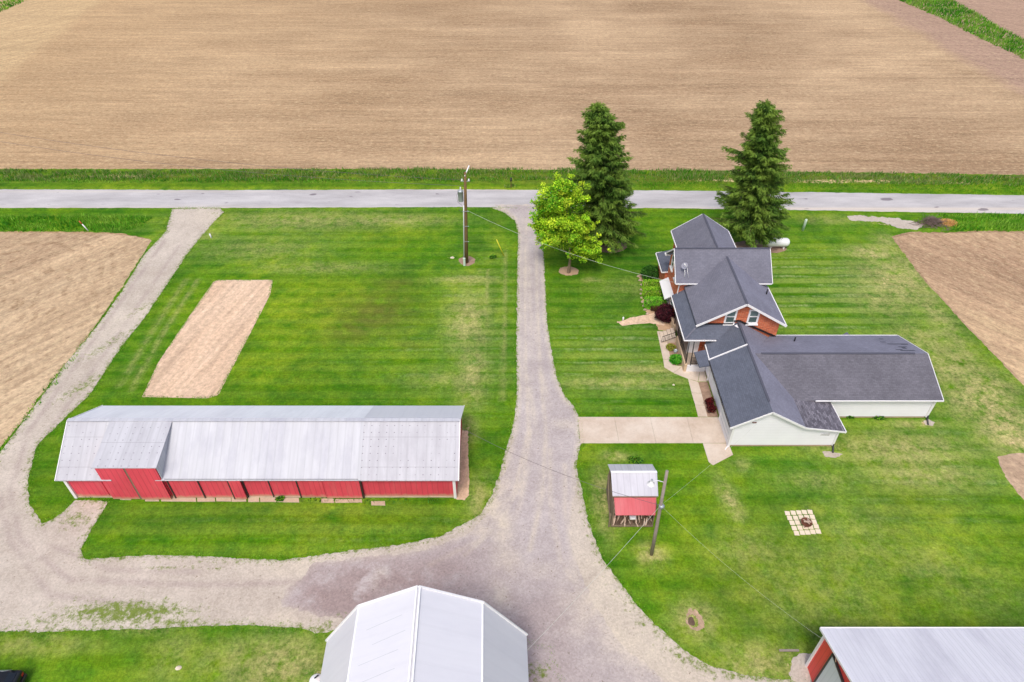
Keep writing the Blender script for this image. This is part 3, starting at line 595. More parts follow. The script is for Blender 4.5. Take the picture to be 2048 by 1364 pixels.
for k, pts in enumerate([[(1645, 904), (1662, 903), (1684, 908), (1672, 916), (1650, 914)], [(1846, 842), (1856, 838), (1870, 845), (1866, 852), (1850, 851)]]):
    sheet('gravel_splash', A(pts), .014, M['gravel'], cell=.1, fray=.10)
sheet('worn_ring', ellipse(*at(1390, 1240)[:2], .60, .76, 24, .08), .014, M['bare_soil'], cell=.05, fray=.13, fs=3, holes=[ellipse(*at(1386, 1243)[:2], .34, .5, 24, .08)])
x, y, _ = at(1383, 1243); sheet('ash_patch', ellipse(x, y, .26, .34, 20, .1), .016, M['log_dark'], cell=.06, fray=.06)

# concrete: separate slabs with open joints
def slabs(name, quads, z=.05, gap=.012, mat='concrete'):
    b = MB()
    for q in quads:
        P = np.array(A(q)); c = P.mean(0); P = c + (P - c) * (1 - gap); b.slab([(x, y, z) for x, y in P], z + .05)
    return tag(b.build(name, M[mat]), kind='structure')
t0, t1 = (1156, 834.5), (1444, 835); u0, u1 = (1161, 887), (1456, 886.5)
L = lambda a, b, t: (a[0] + (b[0] - a[0]) * t, a[1] + (b[1] - a[1]) * t)
fr = [0, .252, .50, .755, 1]; frb = [0, .262, .512, .765, 1]
slabs('concrete_driveway_pad', [[L(t0, t1, fr[i]), L(t0, t1, fr[i + 1]), L(u0, u1, frb[i + 1]), L(u0, u1, frb[i])] for i in range(4)] + [[(1405.5, 887.2), (1457, 887.2), (1466, 910), (1426, 931), (1417, 924)]], gap=.005)
slabs('sidewalk', [[(1314, 663), (1328.5, 663), (1334, 682), (1318, 682)], [(1318, 682.5), (1334, 682.5), (1341, 719), (1326, 719)], [(1326, 719.5), (1341, 719.5), (1345, 731), (1365, 733), (1347, 746), (1328.5, 735)],
                   [(1347, 746.5), (1365, 733.2), (1402, 729), (1396, 763), (1376, 758)], [(1402, 729.5), (1406, 733), (1415, 763.5), (1396.5, 763.5)], [(1376, 758.5), (1396, 764), (1403, 787), (1383, 786)], [(1383, 786.5), (1403, 787.5), (1409, 811), (1390, 810)], [(1390, 810.5), (1409, 811.5), (1415, 834), (1396, 834)]], gap=.012)
# broken slabs along the front of the long barn
apr = []
for a, b_, y0, y1 in [(290, 318, 999, 1003), (322, 352, 996, 1003), (352, 392, 995, 1003.5), (394, 430, 994, 1004), (432, 462, 994, 1003), (463, 492, 994, 1004), (496, 518, 989, 1004.5), (520, 548, 989, 1004.5), (548, 566, 989, 1004.5), (566, 598, 996, 1005), (642, 668, 998, 1006), (670, 724, 999, 1006), (742, 770, 1003, 1011), (240, 262, 996, 1000)]:
    apr.append([(a, y0 + random.uniform(-.5, .5)), (b_, y0), (b_ + 1, y1 + random.uniform(-.6, .6)), (a + .5, y1)])
slabs('barn_apron', apr, z=.06, gap=.02, mat='old_concrete')

# ================================================================== BUILDINGS
def xw(pxx, y, z):                                 # world x of an image column at a known depth
    return (pxx - 1024) / CAM_F * (y * math.cos(CAM_P) + (CAM_H - z) * math.sin(CAM_P))
def P(mb, name, m, parent, label=None, bevel=0):
    o = mb.build(name, M[m], parent, bevel); 
    if label: o['label'] = label
    return o

# ---------------- farmhouse: brick two-storey block, white sided garage and wing
H = empty('farmhouse', (21, 50, 0), 'red brick farmhouse with grey shingle gables and a white sided garage wing', 'house')
# brick walls
b = MB()
b.prism_x([(55.9, 0), (60.6, 0), (60.6, 5.15), (58.25, 7.3), (55.9, 5.35)], 16.75, 25.5)
b.prism_y([(17.75, 0), (25.35, 0), (25.35, 4.6), (21.55, 6.85), (17.75, 4.6)], 50.2, 56.5)
b.prism_y([(18.05, 0), (23.6, 0), (23.6, 5.2), (20.8, 7.05), (18.05, 5.2)], 58, 65.0)
P(b, 'brick_wall', 'brick', H)
b = MB(); b.box((16.7, 55.85, 0), (25.55, 60.65, .45)); b.box((17.7, 50.15, 0), (25.4, 56.45, .44)); b.box((18.0, 60, 0), (23.65, 65.05, .43)); P(b, 'stone_foundation', 'found', H)
# siding walls
b = MB()
b.prism_y([(18.6, .22), (24.4, .22), (24.4, 2.62), (21.2, 4.42), (18.6, 2.86)], 38.72, 49.9)
b.prism_y([(24.4, .22), (27.4, .22), (27.4, 2.2), (24.4, 2.63)], 38.72, 42.4)
b.prism_x([(42.05, .22), (50.0, .22), (50.0, 2.6), (45.9, 4.1), (42.05, 2.65)], 24.0, 37.0)
P(b, 'siding_wall', 'siding', H)
b = MB(); b.box((18.63, 38.76, 0), (27.36, 42.3, .22)); b.box((18.63, 42.3, 0), (24.4, 49.8, .22)); b.box((24.4, 42.1, 0), (36.96, 49.95, .22)); P(b, 'block_foundation', 'found', H)

def roof(pts, m, t=.13, label=None):
    b = MB(); b.slab(pts, t); return P(b, 'roof', m, H, label)
zs = lambda x: 7.0 - abs(x - 21.55) * (2.5 / 4.17)
# transverse gable
roof([(16.35, 55.5, 5.2), (25.95, 55.5, 5.2), (25.95, 58.25, 7.5), (16.35, 58.25, 7.5)], 'shingle')
roof([(16.35, 58.25, 7.5), (25.95, 58.25, 7.5), (25.95, 61.0, 5.2), (16.35, 61.0, 5.2)], 'shingle')
# south gable
roof([(17.36, 49.7, 4.5), (21.55, 49.7, 7.0), (21.55, 58.0, 7.0), (17.36, 56.4, 4.5)], 'shingle')
roof([(21.55, 49.7, 7.0), (25.74, 49.7, 4.5), (25.74, 56.4, 4.5), (21.55, 58.0, 7.0)], 'shingle_lit')
# north gable
roof([(17.68, 65.45, 5.2), (20.8, 65.45, 7.3), (20.8, 58.2, 7.3), (17.68, 59.5, 5.2)], 'shingle')
roof([(20.8, 65.45, 7.3), (23.92, 65.45, 5.2), (23.92, 59.5, 5.2), (20.8, 58.2, 7.3)], 'shingle_lit')
# porch hip
EZ = 3.4
roof([(16.28, 55.88, EZ), (16.28, 48.9, EZ), (17.72, 50.18, 4.28), (17.72, 55.88, 4.28)], 'shingle_blue', label='dark slate porch roof wrapping the brick corner')
roof([(16.28, 48.9, EZ), (20.6, 48.9, EZ), (22.2, 50.18, 4.28), (17.72, 50.18, 4.28)], 'shingle_blue')
# corner room roof and entry canopy
roof([(16.15, 64.3, 3.0), (16.2, 60.66, 3.0), (18.05, 60.66, 3.55), (18.05, 64.3, 3.55)], 'shingle_blue')
roof([(17.15, 48.2, 2.45), (17.22, 46.15, 2.45), (18.28, 46.1, 2.72), (18.15, 48.2, 2.75)], 'shingle_blue')
# garage ridge: new west slope in two levels, east slope in the paler lit copy
ge = lambda x: 4.62 - (x - 21.2) * .578
gw = lambda x: 4.62 - (21.2 - x) * .607
roof([(18.17, 38.4, gw(18.17)), (21.2, 38.4, 4.62), (21.3, 46.75, 4.62), (18.2, 46.75, gw(18.2))], 'shingle_blue', label='newer slate blue west roof slope of the garage')
roof([(18.25, 46.7, gw(18.25) - .16), (21.3, 46.7, 4.52), (21.4, 50.18, 4.52), (19.0, 50.18, gw(19) - .12), (18.25, 49.0, gw(18.25) - .16)], 'shingle_blue')
roof([(21.2, 38.4, 4.62), (24.4, 38.4, ge(24.4)), (24.4, 41.7, ge(24.4)), (25.1, 50.18, ge(25.1)), (21.4, 50.18, 4.6)], 'shingle_lit')
roof([(24.4, 38.4, ge(24.4)), (27.85, 38.4, 2.28), (27.75, 42.3, 2.32), (24.4, 42.3, ge(24.4))], 'shingle_mottled', .1, 'mottled low slope over the garage corner')
# wing
we = lambda y: 4.32 - (45.9 - y) * (1.6 / 4.25)
roof([(26.3, 41.65, we(41.65)), (37.35, 41.65, we(41.65)), (37.35, 45.9, 4.32), (21.6, 45.9, 4.32)], 'shingle_old')
roof([(24.3, 41.55, we(41.55) - .005), (26.31, 41.62, we(41.62) - .005), (21.64, 45.86, we(45.86) - .005), (21.5, 45.86, we(45.86) - .005)], 'shingle_old', .1)
roof([(21.6, 45.9, 4.32), (37.35, 45.9, 4.32), (37.2, 50.4, 2.66), (24.9, 50.4, 2.66)], 'shingle_lit')
# missing and dark shingle patches on the far slope
b = MB()
zf = lambda y: 4.32 - (y - 45.9) * (1.66 / 4.5) + .012
for x0, y0, w, d in [(35.3, 46.5, 1.3, .22), (35.0, 46.75, .6, .15), (35.6, 47.4, .8, .16), (35.0, 48.1, 1.9, .18), (35.8, 47.0, .35, .5), (34.6, 48.6, .5, .16), (36.2, 48.0, .6, .14), (34.9, 49.4, .4, .15)]:
    b.slab([(x0, y0, zf(y0)), (x0 + w, y0, zf(y0)), (x0 + w, y0 + d, zf(y0 + d)), (x0, y0 + d, zf(y0 + d))], .008); P(b, 'shingle_patch', 'ridge', H); b = MB()
# ridge caps
b = MB()
for p, q in [((16.4, 58.25, 7.5), (25.9, 58.25, 7.5)), ((21.55, 49.75, 7.0), (21.55, 57.5, 7.0)), ((20.8, 65.4, 7.3), (20.8, 58.4, 7.3)), ((21.22, 39.6, 4.62), (21.36, 50.0, 4.62)), ((22.4, 45.9, 4.32), (36.2, 45.9, 4.32))]:
    b.beam((p[0], p[1], p[2] + .02), (q[0], q[1], q[2] + .02), .19, .05)
P(b, 'ridge_cap', 'ridge', H)
b = MB(); b.beam((16.28, 48.9, EZ + .03), (17.72, 50.18, 4.31), .14, .04); P(b, 'ridge_cap', 'shingle', H)
# dark flashing where low roofs meet the brick
b = MB(); b.beam((20.9, 50.12, 4.66), (21.4, 50.12, 4.7), .1, .14); b.beam((21.4, 50.12, 4.7), (25.3, 50.12, 2.75), .1, .16); b.beam((17.72, 50.12, 4.32), (20.9, 50.12, 4.34), .1, .1)
P(b, 'flashing', 'black', H)
# fascia and rake boards
def rake(p, q, h=.13, w=.05): P(MB().beam((p[0], p[1], p[2] - .07), (q[0], q[1], q[2] - .07), w, h), 'rake_board', 'trim', H)
rake((17.3, 49.66, 4.47), (21.55, 49.66, 7.0), .22); rake((21.55, 49.66, 7.0), (25.8, 49.66, 4.47), .22)
rake((16.31, 55.45, 5.2), (16.31, 58.25, 7.5)); rake((16.31, 58.25, 7.5), (16.31, 61.1, 5.15)); rake((25.98, 55.45, 5.2), (25.98, 58.25, 7.5))
rake((17.64, 65.48, 5.2), (20.8, 65.48, 7.3)); rake((20.8, 65.48, 7.3), (23.96, 65.48, 5.2))
rake((18.1, 38.36, gw(18.1)), (21.2, 38.36, 4.62), .18); rake((21.2, 38.36, 4.62), (24.4, 38.36, ge(24.4)), .18); rake((24.4, 38.36, ge(24.4)), (27.9, 38.36, 2.27), .16)
rake((37.38, 41.6, we(41.65)), (37.38, 45.9, 4.32), .18); rake((37.38, 45.9, 4.32), (37.24, 50.4, 2.66), .18)
P(MB().box((16.2, 60.75, 5.0), (16.8, 61.15, 5.12)), 'soffit_return', 'trim', H)
b = MB(); b.beam((18.16, 46.74, gw(18.16) + .0), (21.32, 46.74, 4.66), .1, .17); P(b, 'step_trim', 'trim', H, 'white trim board across the garage roof step')
def gut(p, q): P(MB().beam(p, q, .09, .1), 'gutter', 'trim', H)
gut((16.3, 55.42, 5.13), (20.0, 55.42, 5.13)); gut((23.6, 55.42, 5.13), (25.9, 55.42, 5.13)); gut((25.8, 49.7, 4.42), (25.8, 55.9, 4.42)); 
gut((17.62, 59.6, 5.12), (17.62, 65.4, 5.12)); gut((23.98, 59.6, 5.12), (23.98, 65.4, 5.12))
gut((16.2, 48.85, EZ - .06), (16.2, 55.8, EZ - .06)); gut((16.2, 48.83, EZ - .06), (19.2, 48.83, EZ - .06))
gut((16.1, 60.66, 2.94), (16.06, 64.3, 2.94)); gut((16.1, 64.36, 2.94), (18.0, 64.36, 3.3)); gut((16.1, 60.62, 2.92), (16.8, 60.62, 2.98))
gut((18.22, 46.8, 2.72), (18.3, 48.9, 2.74)); gut((26.3, 41.58, 2.64), (37.4, 41.58, 2.64)); gut((24.9, 50.46, 2.6), (37.2, 50.46, 2.6)); gut((27.9, 38.4, 2.2), (27.8, 41.6, 2.24))
b = MB(); b.beam((18.1, 38.5, 2.68), (18.14, 46.7, 2.68), .05, .1); P(b, 'gutter', 'dark', H)
for pts in [[(16.9, 55.45, 5.05), (16.8, 55.8, 4.7), (16.78, 55.8, 3.5), (16.4, 55.82, 3.42)], [(18.2, 38.45, 2.65), (18.5, 38.66, 2.4), (18.5, 38.66, .15), (18.2, 38.3, .08)], [(27.86, 38.5, 2.2), (27.48, 38.66, 2.0), (27.48, 38.66, .35)], [(37.3, 41.6, 2.6), (37.1, 41.95, 2.35), (37.1, 41.98, .4)],
            [(19.1, 48.95, 3.32), (18.95, 49.3, 3.1), (18.95, 49.3, 2.9)], [(18.22, 46.75, 2.7), (18.5, 46.75, 2.4), (18.5, 46.75, .2)]]:
    b = MB(); b.tube(pts, .055, 6, smooth=False); P(b, 'downspout', 'trim', H)
for pts in [[(27.48, 38.66, .45), (27.5, 38.5, .08), (27.3, 38.0, .06)], [(37.1, 41.98, .45), (37.1, 41.8, .08), (36.9, 41.2, .06)]]:
    b = MB(); b.tube(pts, .08, 6); P(b, 'drain_pipe', 'black', H)
# windows: frame > pane, sash bars
def window(c, w, h, face, fw=.14, m='glass', sill=True, proud=.05):
    """face: unit outward direction (x or y axis)"""
    x, y, z = c; fx, fy = face
    def bx(u0, u1, z0, z1, d0, d1):
        mb = MB()
        if fy: mb.box((x + u0, min(y + fy * d0, y + fy * d1), z + z0), (x + u1, max(y + fy * d0, y + fy * d1), z + z1))
        else: mb.box((min(x + fx * d0, x + fx * d1), y + u0, z + z0), (max(x + fx * d0, x + fx * d1), y + u1, z + z1))
        return mb
    f = MB()
    for u0, u1, z0, z1 in [(-w / 2 - fw, -w / 2, -h / 2 - fw, h / 2 + fw), (w / 2, w / 2 + fw, -h / 2 - fw, h / 2 + fw), (-w / 2, w / 2, h / 2, h / 2 + fw), (-w / 2, w / 2, -h / 2 - fw, -h / 2), (-w / 2, w / 2, -.04, .04)]:
        q = bx(u0, u1, z0, z1, -.02, proud); f.mesh(q.v, q.f)
    if sill: q = bx(-w / 2 - fw - .06, w / 2 + fw + .06, -h / 2 - fw - .12, -h / 2 - fw - .001, -.02, proud + .12); f.mesh(q.v, q.f)
    o = P(f, 'window', 'trim', H)
    bx(-w / 2, w / 2, 0, h / 2, -.015, .012).build('pane', M[m], o); bx(-w / 2, w / 2, -h / 2, 0, -.015, .004).build('pane', M['dark_glass' if m == 'dark_glass' else 'pane_low'], o)
    return o
M['pane_low'] = plain('window_screen', px('5d7471', .6), .2, .5, .05)
window((20.52, 50.2, 5.15), .72, 1.35, (0, -1), .17); window((22.66, 50.2, 5.15), .72, 1.35, (0, -1), .17)
window((16.75, 57.2, 5.2), .7, 1.4, (-1, 0), .14, 'dark_glass'); window((16.75, 59.3, 5.2), .7, 1.4, (-1, 0), .14, 'dark_glass')
window((16.75, 58.6, 1.6), 1.2, 1.5, (-1, 0), .14, 'dark_glass'); window((16.75, 56.9, 1.3), .9, 2.0, (-1, 0), .12, 'glass')
window((20.8, 65.0, 4.2), .8, 1.4, (0, 1), .14, 'dark_glass'); window((25.5, 58.2, 4.9), .8, 1.4, (1, 0), .14, 'dark_glass'); window((25.35, 53, 3.2), .8, 1.4, (1, 0), .14, 'dark_glass')
for yy in (45.6, 43.7, 42.5): window((18.6, yy, 1.85), .7, .75, (-1, 0), .07, 'dark_glass', False)
window((26.45, 38.72, 1.55), .75, .22, (0, -1), .03, 'dark_glass', False, .03)
b = MB(); b.box((19.95, 38.66, 3.0), (20.3, 38.72, 3.08)); P(b, 'wall_vent', 'rust', H)
# garage door on the west wall
b = MB(); b.box((18.5, 38.95, .04), (18.6, 41.75, 2.2)); gd = P(b, 'garage_door', 'white', H)
b = MB()
for z in (.6, 1.15, 1.7): b.box((18.485, 38.98, z), (18.5, 41.72, z + .02))
b.build('panel_seam', M['galv'], gd)
b = MB(); b.box((18.46, 38.78, .02), (18.6, 38.95, 2.35)); b.box((18.46, 41.75, .02), (18.6, 41.92, 2.35)); b.box((18.46, 38.95, 2.2), (18.6, 41.75, 2.35)); P(b, 'door_frame', 'trim', H)
for pa, pb in [((18.44, 38.56, .1), (18.62, 38.72, 2.62)), ((27.38, 38.60, .22), (27.52, 38.74, 2.15)), ((36.94, 41.93, .22), (37.06, 42.05, 2.6))]: P(MB().box(pa, pb), 'corner_board', 'trim', H)
# porch: deck, solid west wall, block skirt, posts, railing, steps
b = MB(); b.box((16.75, 48.35, .72), (18.6, 49.9, .85)); b.box((16.75, 49.9, .72), (17.72, 55.88, .85)); P(b, 'porch_deck', 'deck', H)
b = MB(); b.box((16.5, 48.1, 0), (16.76, 52.4, .95)); b.box((16.5, 53.9, 0), (16.76, 55.85, .95)); P(b, 'porch_wall', 'tan_wall', H)
b = MB(); b.box((16.76, 48.1, 0), (18.55, 48.36, .72)); P(b, 'porch_skirt', 'white', H)
for x_, y_ in [(16.64, 48.25), (16.64, 50.9), (16.64, 52.45), (16.64, 54.3), (17.1, 48.25)]:
    b = MB(); b.tube([(x_, y_, .7), (x_, y_ + .35, EZ - .02)], .05, 6); P(b, 'porch_post', 'dark', H)
b = MB()
def rail(p, q, h=.85, n=14):
    p, q = Vector(p), Vector(q); u = Vector((0, 0, h)); b.beam(p + u, q + u, .05, .04); b.beam(p + u * .12, q + u * .12, .04, .03)
    for i in range(n + 1): c = p.lerp(q, i / n); b.beam(c + u * .12, c + u, .022, .022)
rail((17.1, 48.25, .85), (18.5, 48.25, .85)); rail((16.64, 48.3, .95), (16.64, 52.4, .95), .75, 26)
P(b, 'porch_railing', 'dark', H)
b = MB()
for i in range(4): b.box((16.5 - .34 * (i + 1), 52.4, 0), (16.5 - .34 * i, 53.9, .72 - .18 * i))
P(b, 'front_steps', 'concrete', H)
b = MB(); rail((16.5, 52.35, .72), (15.1, 52.35, .05), .8, 8); P(b, 'stair_railing', 'dark', H)
b = MB(); b.box((18.5, 48.4, .86), (18.62, 49.9, 2.7)); P(b, 'brick_pier', 'brick', H)
b = MB(); b.box((17.1, 49.95, .86), (18.1, 50.19, 2.9)); P(b, 'entry_door', 'white', H)
# corner room walls, white awning
b = MB(); b.box((16.5, 60.66, 0), (18.04, 64.1, 2.95)); P(b, 'brick_wall', 'brick', H)
b = MB(); b.slab([(15.85, 56.75, 2.25), (15.85, 60.0, 2.25), (16.76, 60.0, 2.75), (16.76, 56.75, 2.75)], .05); P(b, 'awning', 'white_metal', H, 'white metal awning on the west brick wall')
b = MB()
for y_ in (56.85, 59.9): P(MB().beam((15.9, y_, 2.2), (16.74, y_, 1.7), .04, .04), 'awning_bracket', 'dark', H)
# roof pipes
for (x_, y_, z_, h) in [(25.0, 54.0, 4.95, .55), (26.6, 48.9, 3.25, .45)]:
    b = MB(); b.tube([(x_, y_, z_ - .2), (x_, y_, z_ + h)], .07, 8); P(b, 'vent_pipe', 'black', H)
b = MB(); b.prism_y([(32.3, 1.9), (33.2, 1.9), (32.75, 2.35)], 50.05, 51.3); P(b, 'bulkhead_roof', 'shingle', H)
# satellite dish
b = MB(); c0 = Vector((17.15, 56.4, 6.62)); d0 = Vector((-.2, -.55, .8)).normalized(); x0 = d0.orthogonal().normalized(); y0 = d0.cross(x0)
rings = [(.0, 0), (.14, .012), (.27, .05), (.37, .09)]; V = []; F = []
for r, dz_ in rings:
    for k in range(16): a = k * math.pi / 8; V.append(c0 + x0 * r * math.cos(a) + y0 * r * .85 * math.sin(a) + d0 * dz_)
for i in range(3):
    for k in range(16): F.append((i * 16 + k, i * 16 + (k + 1) % 16, (i + 1) * 16 + (k + 1) % 16, (i + 1) * 16 + k))
b.mesh(V, F, True); di = P(b, 'satellite_dish', 'dish_grey', H)
b = MB(); b.tube([c0, (17.2, 56.1, 6.1), (17.25, 55.95, 5.6)], .035, 6); b.tube([c0 - y0 * .35, c0 + d0 * .45], .025, 6); b.tube([c0 - y0 * .3, (17.6, 55.85, 5.55)], .02, 5); b.build('mount', M['white_metal'], di)
b = MB(); b.lathe(c0 + d0 * .45, [(0, -.08), (.07, -.05), (.07, .08), (0, .1)], 8); b.build('receiver', M['white_metal'], di)

# ---------------- long red barn
B = empty('long_barn', (-19.6, 37.15, 0), 'long low red metal barn with patchy white roof and tall dormer doors', 'barn')
b = MB(); b.prism_x([(33.45, 0), (40.85, 0), (40.85, 2.6), (37.15, 4.85), (33.45, 2.6)], -34.9, -4.4); P(b, 'wall', 'red_wall', B)
b = MB(); b.prism_x([(33.32, 0), (37.1, 0), (37.1, 4.85), (33.32, 4.0)], -31.8, -27.1); P(b, 'dormer_wall', 'red_wall', B)
def slope(x0, x1, near, m, dz=0, label=None):
    bm_ = MB(); e = (33.12, 2.52) if near else (41.15, 2.52)
    bm_.slab([(x0, e[0], e[1] + dz), (x1, e[0], e[1] + dz), (x1, 37.15, 5.0 + dz), (x0, 37.15, 5.0 + dz)], .07); P(bm_, 'roof', m, B, label)
slope(-35.3, -31.0, True, 'tin_old'); slope(-27.6, -11.75, True, 'tin_new', .02, 'bright white roof sheets in the middle of the near slope'); slope(-11.8, -4.15, True, 'tin_old')
slope(-35.3, -11.9, False, 'tin_far'); slope(-11.9, -4.15, False, 'tin_gambrel')  # north slope in paler metals, its extra brightness held in the colour
b = MB(); b.slab([(-31.95, 33.12, 4.05), (-27.0, 33.12, 4.05), (-26.95, 37.15, 5.05), (-31.9, 37.15, 5.05)], .07); P(b, 'dormer_roof', 'tin_old', B)
b = MB(); b.slab([(-27.08, 33.2, 3.95), (-27.08, 33.2, 2.5), (-27.08, 37.15, 4.95)], .05, (1, 0, 0)); P(b, 'dormer_cheek', 'tin_new', B)
b = MB(); b.beam((-35.3, 37.15, 5.04), (-4.15, 37.15, 5.04), .34, .05); P(b, 'ridge_cap', 'tin_new', B)
for x_ in (-35.32, -4.12):
    for y_ in (33.1, 41.15): P(MB().beam((x_, y_, 2.5), (x_, 37.15, 4.98), .06, .14), 'rake_trim', 'trim', B)
for x_ in (-34.92, -4.62):
    b = MB(); b.box((x_ - .02, 33.3, 0), (x_ + .2, 33.46, 2.5)); P(b, 'corner_board', 'trim', B)
def doors(a, c, out, z1, m='red_wall', lab=None, z0=.12):
    x0, x1 = xw(a, 33.3, 1.1), xw(c, 33.3, 1.1); bb = MB(); bb.box((x0, 33.45 - out, z0), (x1, 33.46 - out + .05, z1)); return P(bb, 'sliding_door', m, B, lab)
doors(155, 210, .05, 2.5)
x_ = lambda a, z: xw(a, 33.3, z)
b = MB(); b.box((-31.75, 33.17, .12), (-29.62, 33.25, 3.95)); P(b, 'sliding_door', 'red_wall', B, 'tall left dormer door')
b = MB(); b.box((-29.42, 33.13, .12), (-27.12, 33.22, 3.95)); P(b, 'sliding_door', 'red_wall', B, 'tall right dormer door')
b = MB(); b.box((-29.62, 33.2, 0), (-29.45, 33.3, 3.98)); P(b, 'door_post', 'wood', B)
doors(345, 402, .14, 2.55); doors(404, 462, .12, 2.55); doors(466, 489, .30, 2.5)
doors(492, 540, .03, 2.5, z0=.25); doors(543, 596, .05, 2.5, z0=.3); doors(598, 648, .10, 2.55); doors(650, 722, .20, 2.55)
for a, o_ in [(343, .2), (403, .2), (464, .3), (490, .12), (541, .1), (597, .16), (724, .24)]: xx = xw(a, 33.3, 1.2); P(MB().box((xx - .045, 33.45 - o_, .1), (xx + .045, 33.46, 2.5)), 'door_jamb', 'dark', B)
b = MB(); b.box((-26.9, 33.18, 2.5), (-11.9, 33.32, 2.6)); P(b, 'door_track', 'dark', B)
b = MB(); b.box((-34.9, 33.38, 0), (-4.4, 33.44, .14)); P(b, 'sill_board', 'old_concrete', B)
b = MB(); b.box((-4.42, 36.0, 2.7), (-4.36, 38.6, 3.9)); P(b, 'loft_opening_dark', 'black', B)  # black panel painted in for the unlit inside, the wall has no hole

# ---------------- gambrel barn
G = empty('gambrel_barn', (-5.22, 20.0, 0), 'big barn with a smooth pale metal gambrel roof seen from above', 'barn')
GB = [(-6.12, 3.9), (-3.58, 7.95), (0, 9.9), (3.53, 8.0), (6.12, 3.95)]
ang = R(1.6); ca, sa = math.cos(ang), math.sin(ang)
def g(x, d, z): return (-5.22 + x * ca + d * sa, 20.0 - d * ca + x * sa, z)      # d = metres south of the front rake
def gquads(i, t=.1, d1=18):
    (xa, za), (xb, zb) = GB[i], GB[i + 1]; return [g(xa, 0, za), g(xb, 0, zb), g(xb, d1, zb), g(xa, d1, zb if False else za)]
for i in range(4):
    b = MB(); b.slab(gquads(i), .1); P(b, 'roof', 'tin_gambrel', G)
b = MB(); prof = [(-5.9, 0), (5.9, 0), (5.9, 3.9), (3.45, 7.8), (0, 9.7), (-3.5, 7.75), (-5.9, 3.85)]; n = len(prof)
V = [g(x, .3, z) for x, z in prof] + [g(x, 17.8, z) for x, z in prof]; b.mesh(V, [tuple(range(n)), tuple(range(2 * n - 1, n - 1, -1))] + [(i, i + n, (i + 1) % n + n, (i + 1) % n) for i in range(n)]); P(b, 'wall', 'red_wall', G)
b = MB()
for i in range(4): (xa, za), (xb, zb) = GB[i], GB[i + 1]; b.beam(g(xa, -.03, za - .02), g(xb, -.03, zb - .02), .09, .22)
P(b, 'rake_trim', 'white_metal', G)
b = MB()
for i in (1, 3): b.beam(g(GB[i][0], 0, GB[i][1] + .01), g(GB[i][0], 18, GB[i][1] + .01), .1, .05)
P(b, 'break_trim', 'white_metal', G)
b = MB(); b.beam(g(-.09, 0, 9.93), g(-.09, 18, 9.93), .1, .05); b.beam(g(.1, 0, 9.93), g(.1, 18, 9.93), .1, .05); P(b, 'ridge_cap', 'white_metal', G)
b = MB()
for k in range(9):                                   # dented panel laps on the west upper slope
    d = 1.6 + k * .95; xa = random.uniform(-3.2, -2.4); xb = random.uniform(-1.2, -.4); zz = lambda x: 9.9 + x * (1.95 / 3.58) + .004
    b.slab([g(xa, d, zz(xa)), g(xb, d - .25, zz(xb)), g(xb, d - .235, zz(xb)), g(xa, d + .015, zz(xa))], .003)
P(b, 'panel_lap', 'galv', G)

# ---------------- red machine shed at the lower right
S = empty('machine_shed', (32, 12.4, 0), 'red walled machine shed with a ribbed grey metal roof and a pale sliding door', 'shed')
ZR = lambda y: 4.42 + (20.4 - y) * .40 if y > 12.4 else 4.42 + (y - 4.4) * .40
b = MB(); b.prism_x([(20.1, 0), (4.7, 0), (4.7, 4.3), (12.4, 7.45), (20.1, 4.35)], 19.22, 45.5); P(b, 'wall', 'red_barn', S)
for y0, y1 in ((20.4, 12.4), (12.4, 4.4)):
    b = MB(); b.slab([(18.95, y0, ZR(y0)), (46, y0, ZR(y0)), (46, y1, ZR(y1 + (1e-6 if y1 == 12.4 else 0))), (18.95, y1, ZR(y1))], .09); P(b, 'roof', 'tin_ribbed', S)
b = MB()
xx = 19.2
while xx < 34:                                       # raised ribs running down the visible slope
    b.beam((xx, 20.38, ZR(20.38) + .008), (xx, 12.5, ZR(12.5) + .008), .035, .02); xx += .46
P(b, 'roof_rib', 'tin_ribbed', S)
b = MB(); b.beam((18.93, 20.42, 4.33), (18.93, 12.4, ZR(12.5) - .06), .06, .16); b.box((19.12, 20.0, 0), (19.26, 20.16, 4.3)); P(b, 'corner_board', 'trim', S)
b = MB(); b.box((18.95, 20.4, 4.30), (46, 20.46, 4.44)); P(b, 'eave_trim', 'trim', S)
b = MB(); b.box((19.12, 13.2, .05), (19.2, 18.75, 4.3)); P(b, 'sliding_door', 'door_white', S)
b = MB(); b.box((19.08, 18.75, 0), (19.22, 18.87, 4.42)); b.box((19.08, 13.1, 4.3), (19.22, 18.75, 4.42)); P(b, 'door_frame', 'dark', S)
b = MB(); b.box((17.7, 21.0, 0), (19.0, 21.12, .12)); tag(b.build('landscape_timber', M['grey_wood']), 'grey timber edging the gravel skirt beside the machine shed corner', 'timber')

# ---------------- woodshed
W = empty('woodshed', (9.3, 32.7, 0), 'small open woodshed with a white metal roof and a faded red metal lean-to', 'shed')
b = MB(); b.slab([(7.6, 31.6, 2.62), (11.05, 31.6, 2.62), (11.16, 33.4, 3.2), (7.62, 33.4, 3.2)], .05); P(b, 'roof', 'tin_shed', W)
b = MB(); b.slab([(7.62, 33.4, 3.2), (11.16, 33.4, 3.2), (11.08, 34.65, 2.62), (7.56, 34.65, 2.62)], .05); P(b, 'roof', 'tin_shed', W)
b = MB(); b.beam((7.6, 33.4, 3.23), (11.16, 33.4, 3.23), .2, .03); P(b, 'ridge_cap', 'white_metal', W)
b = MB(); b.slab([(7.72, 30.25, 2.1), (10.68, 30.25, 2.1), (10.95, 31.75, 2.48), (7.72, 31.75, 2.48)], .04); P(b, 'lean_to_roof', 'red_shed', W)
b = MB(); b.box((7.7, 34.1, 0), (10.9, 34.16, 2.5))
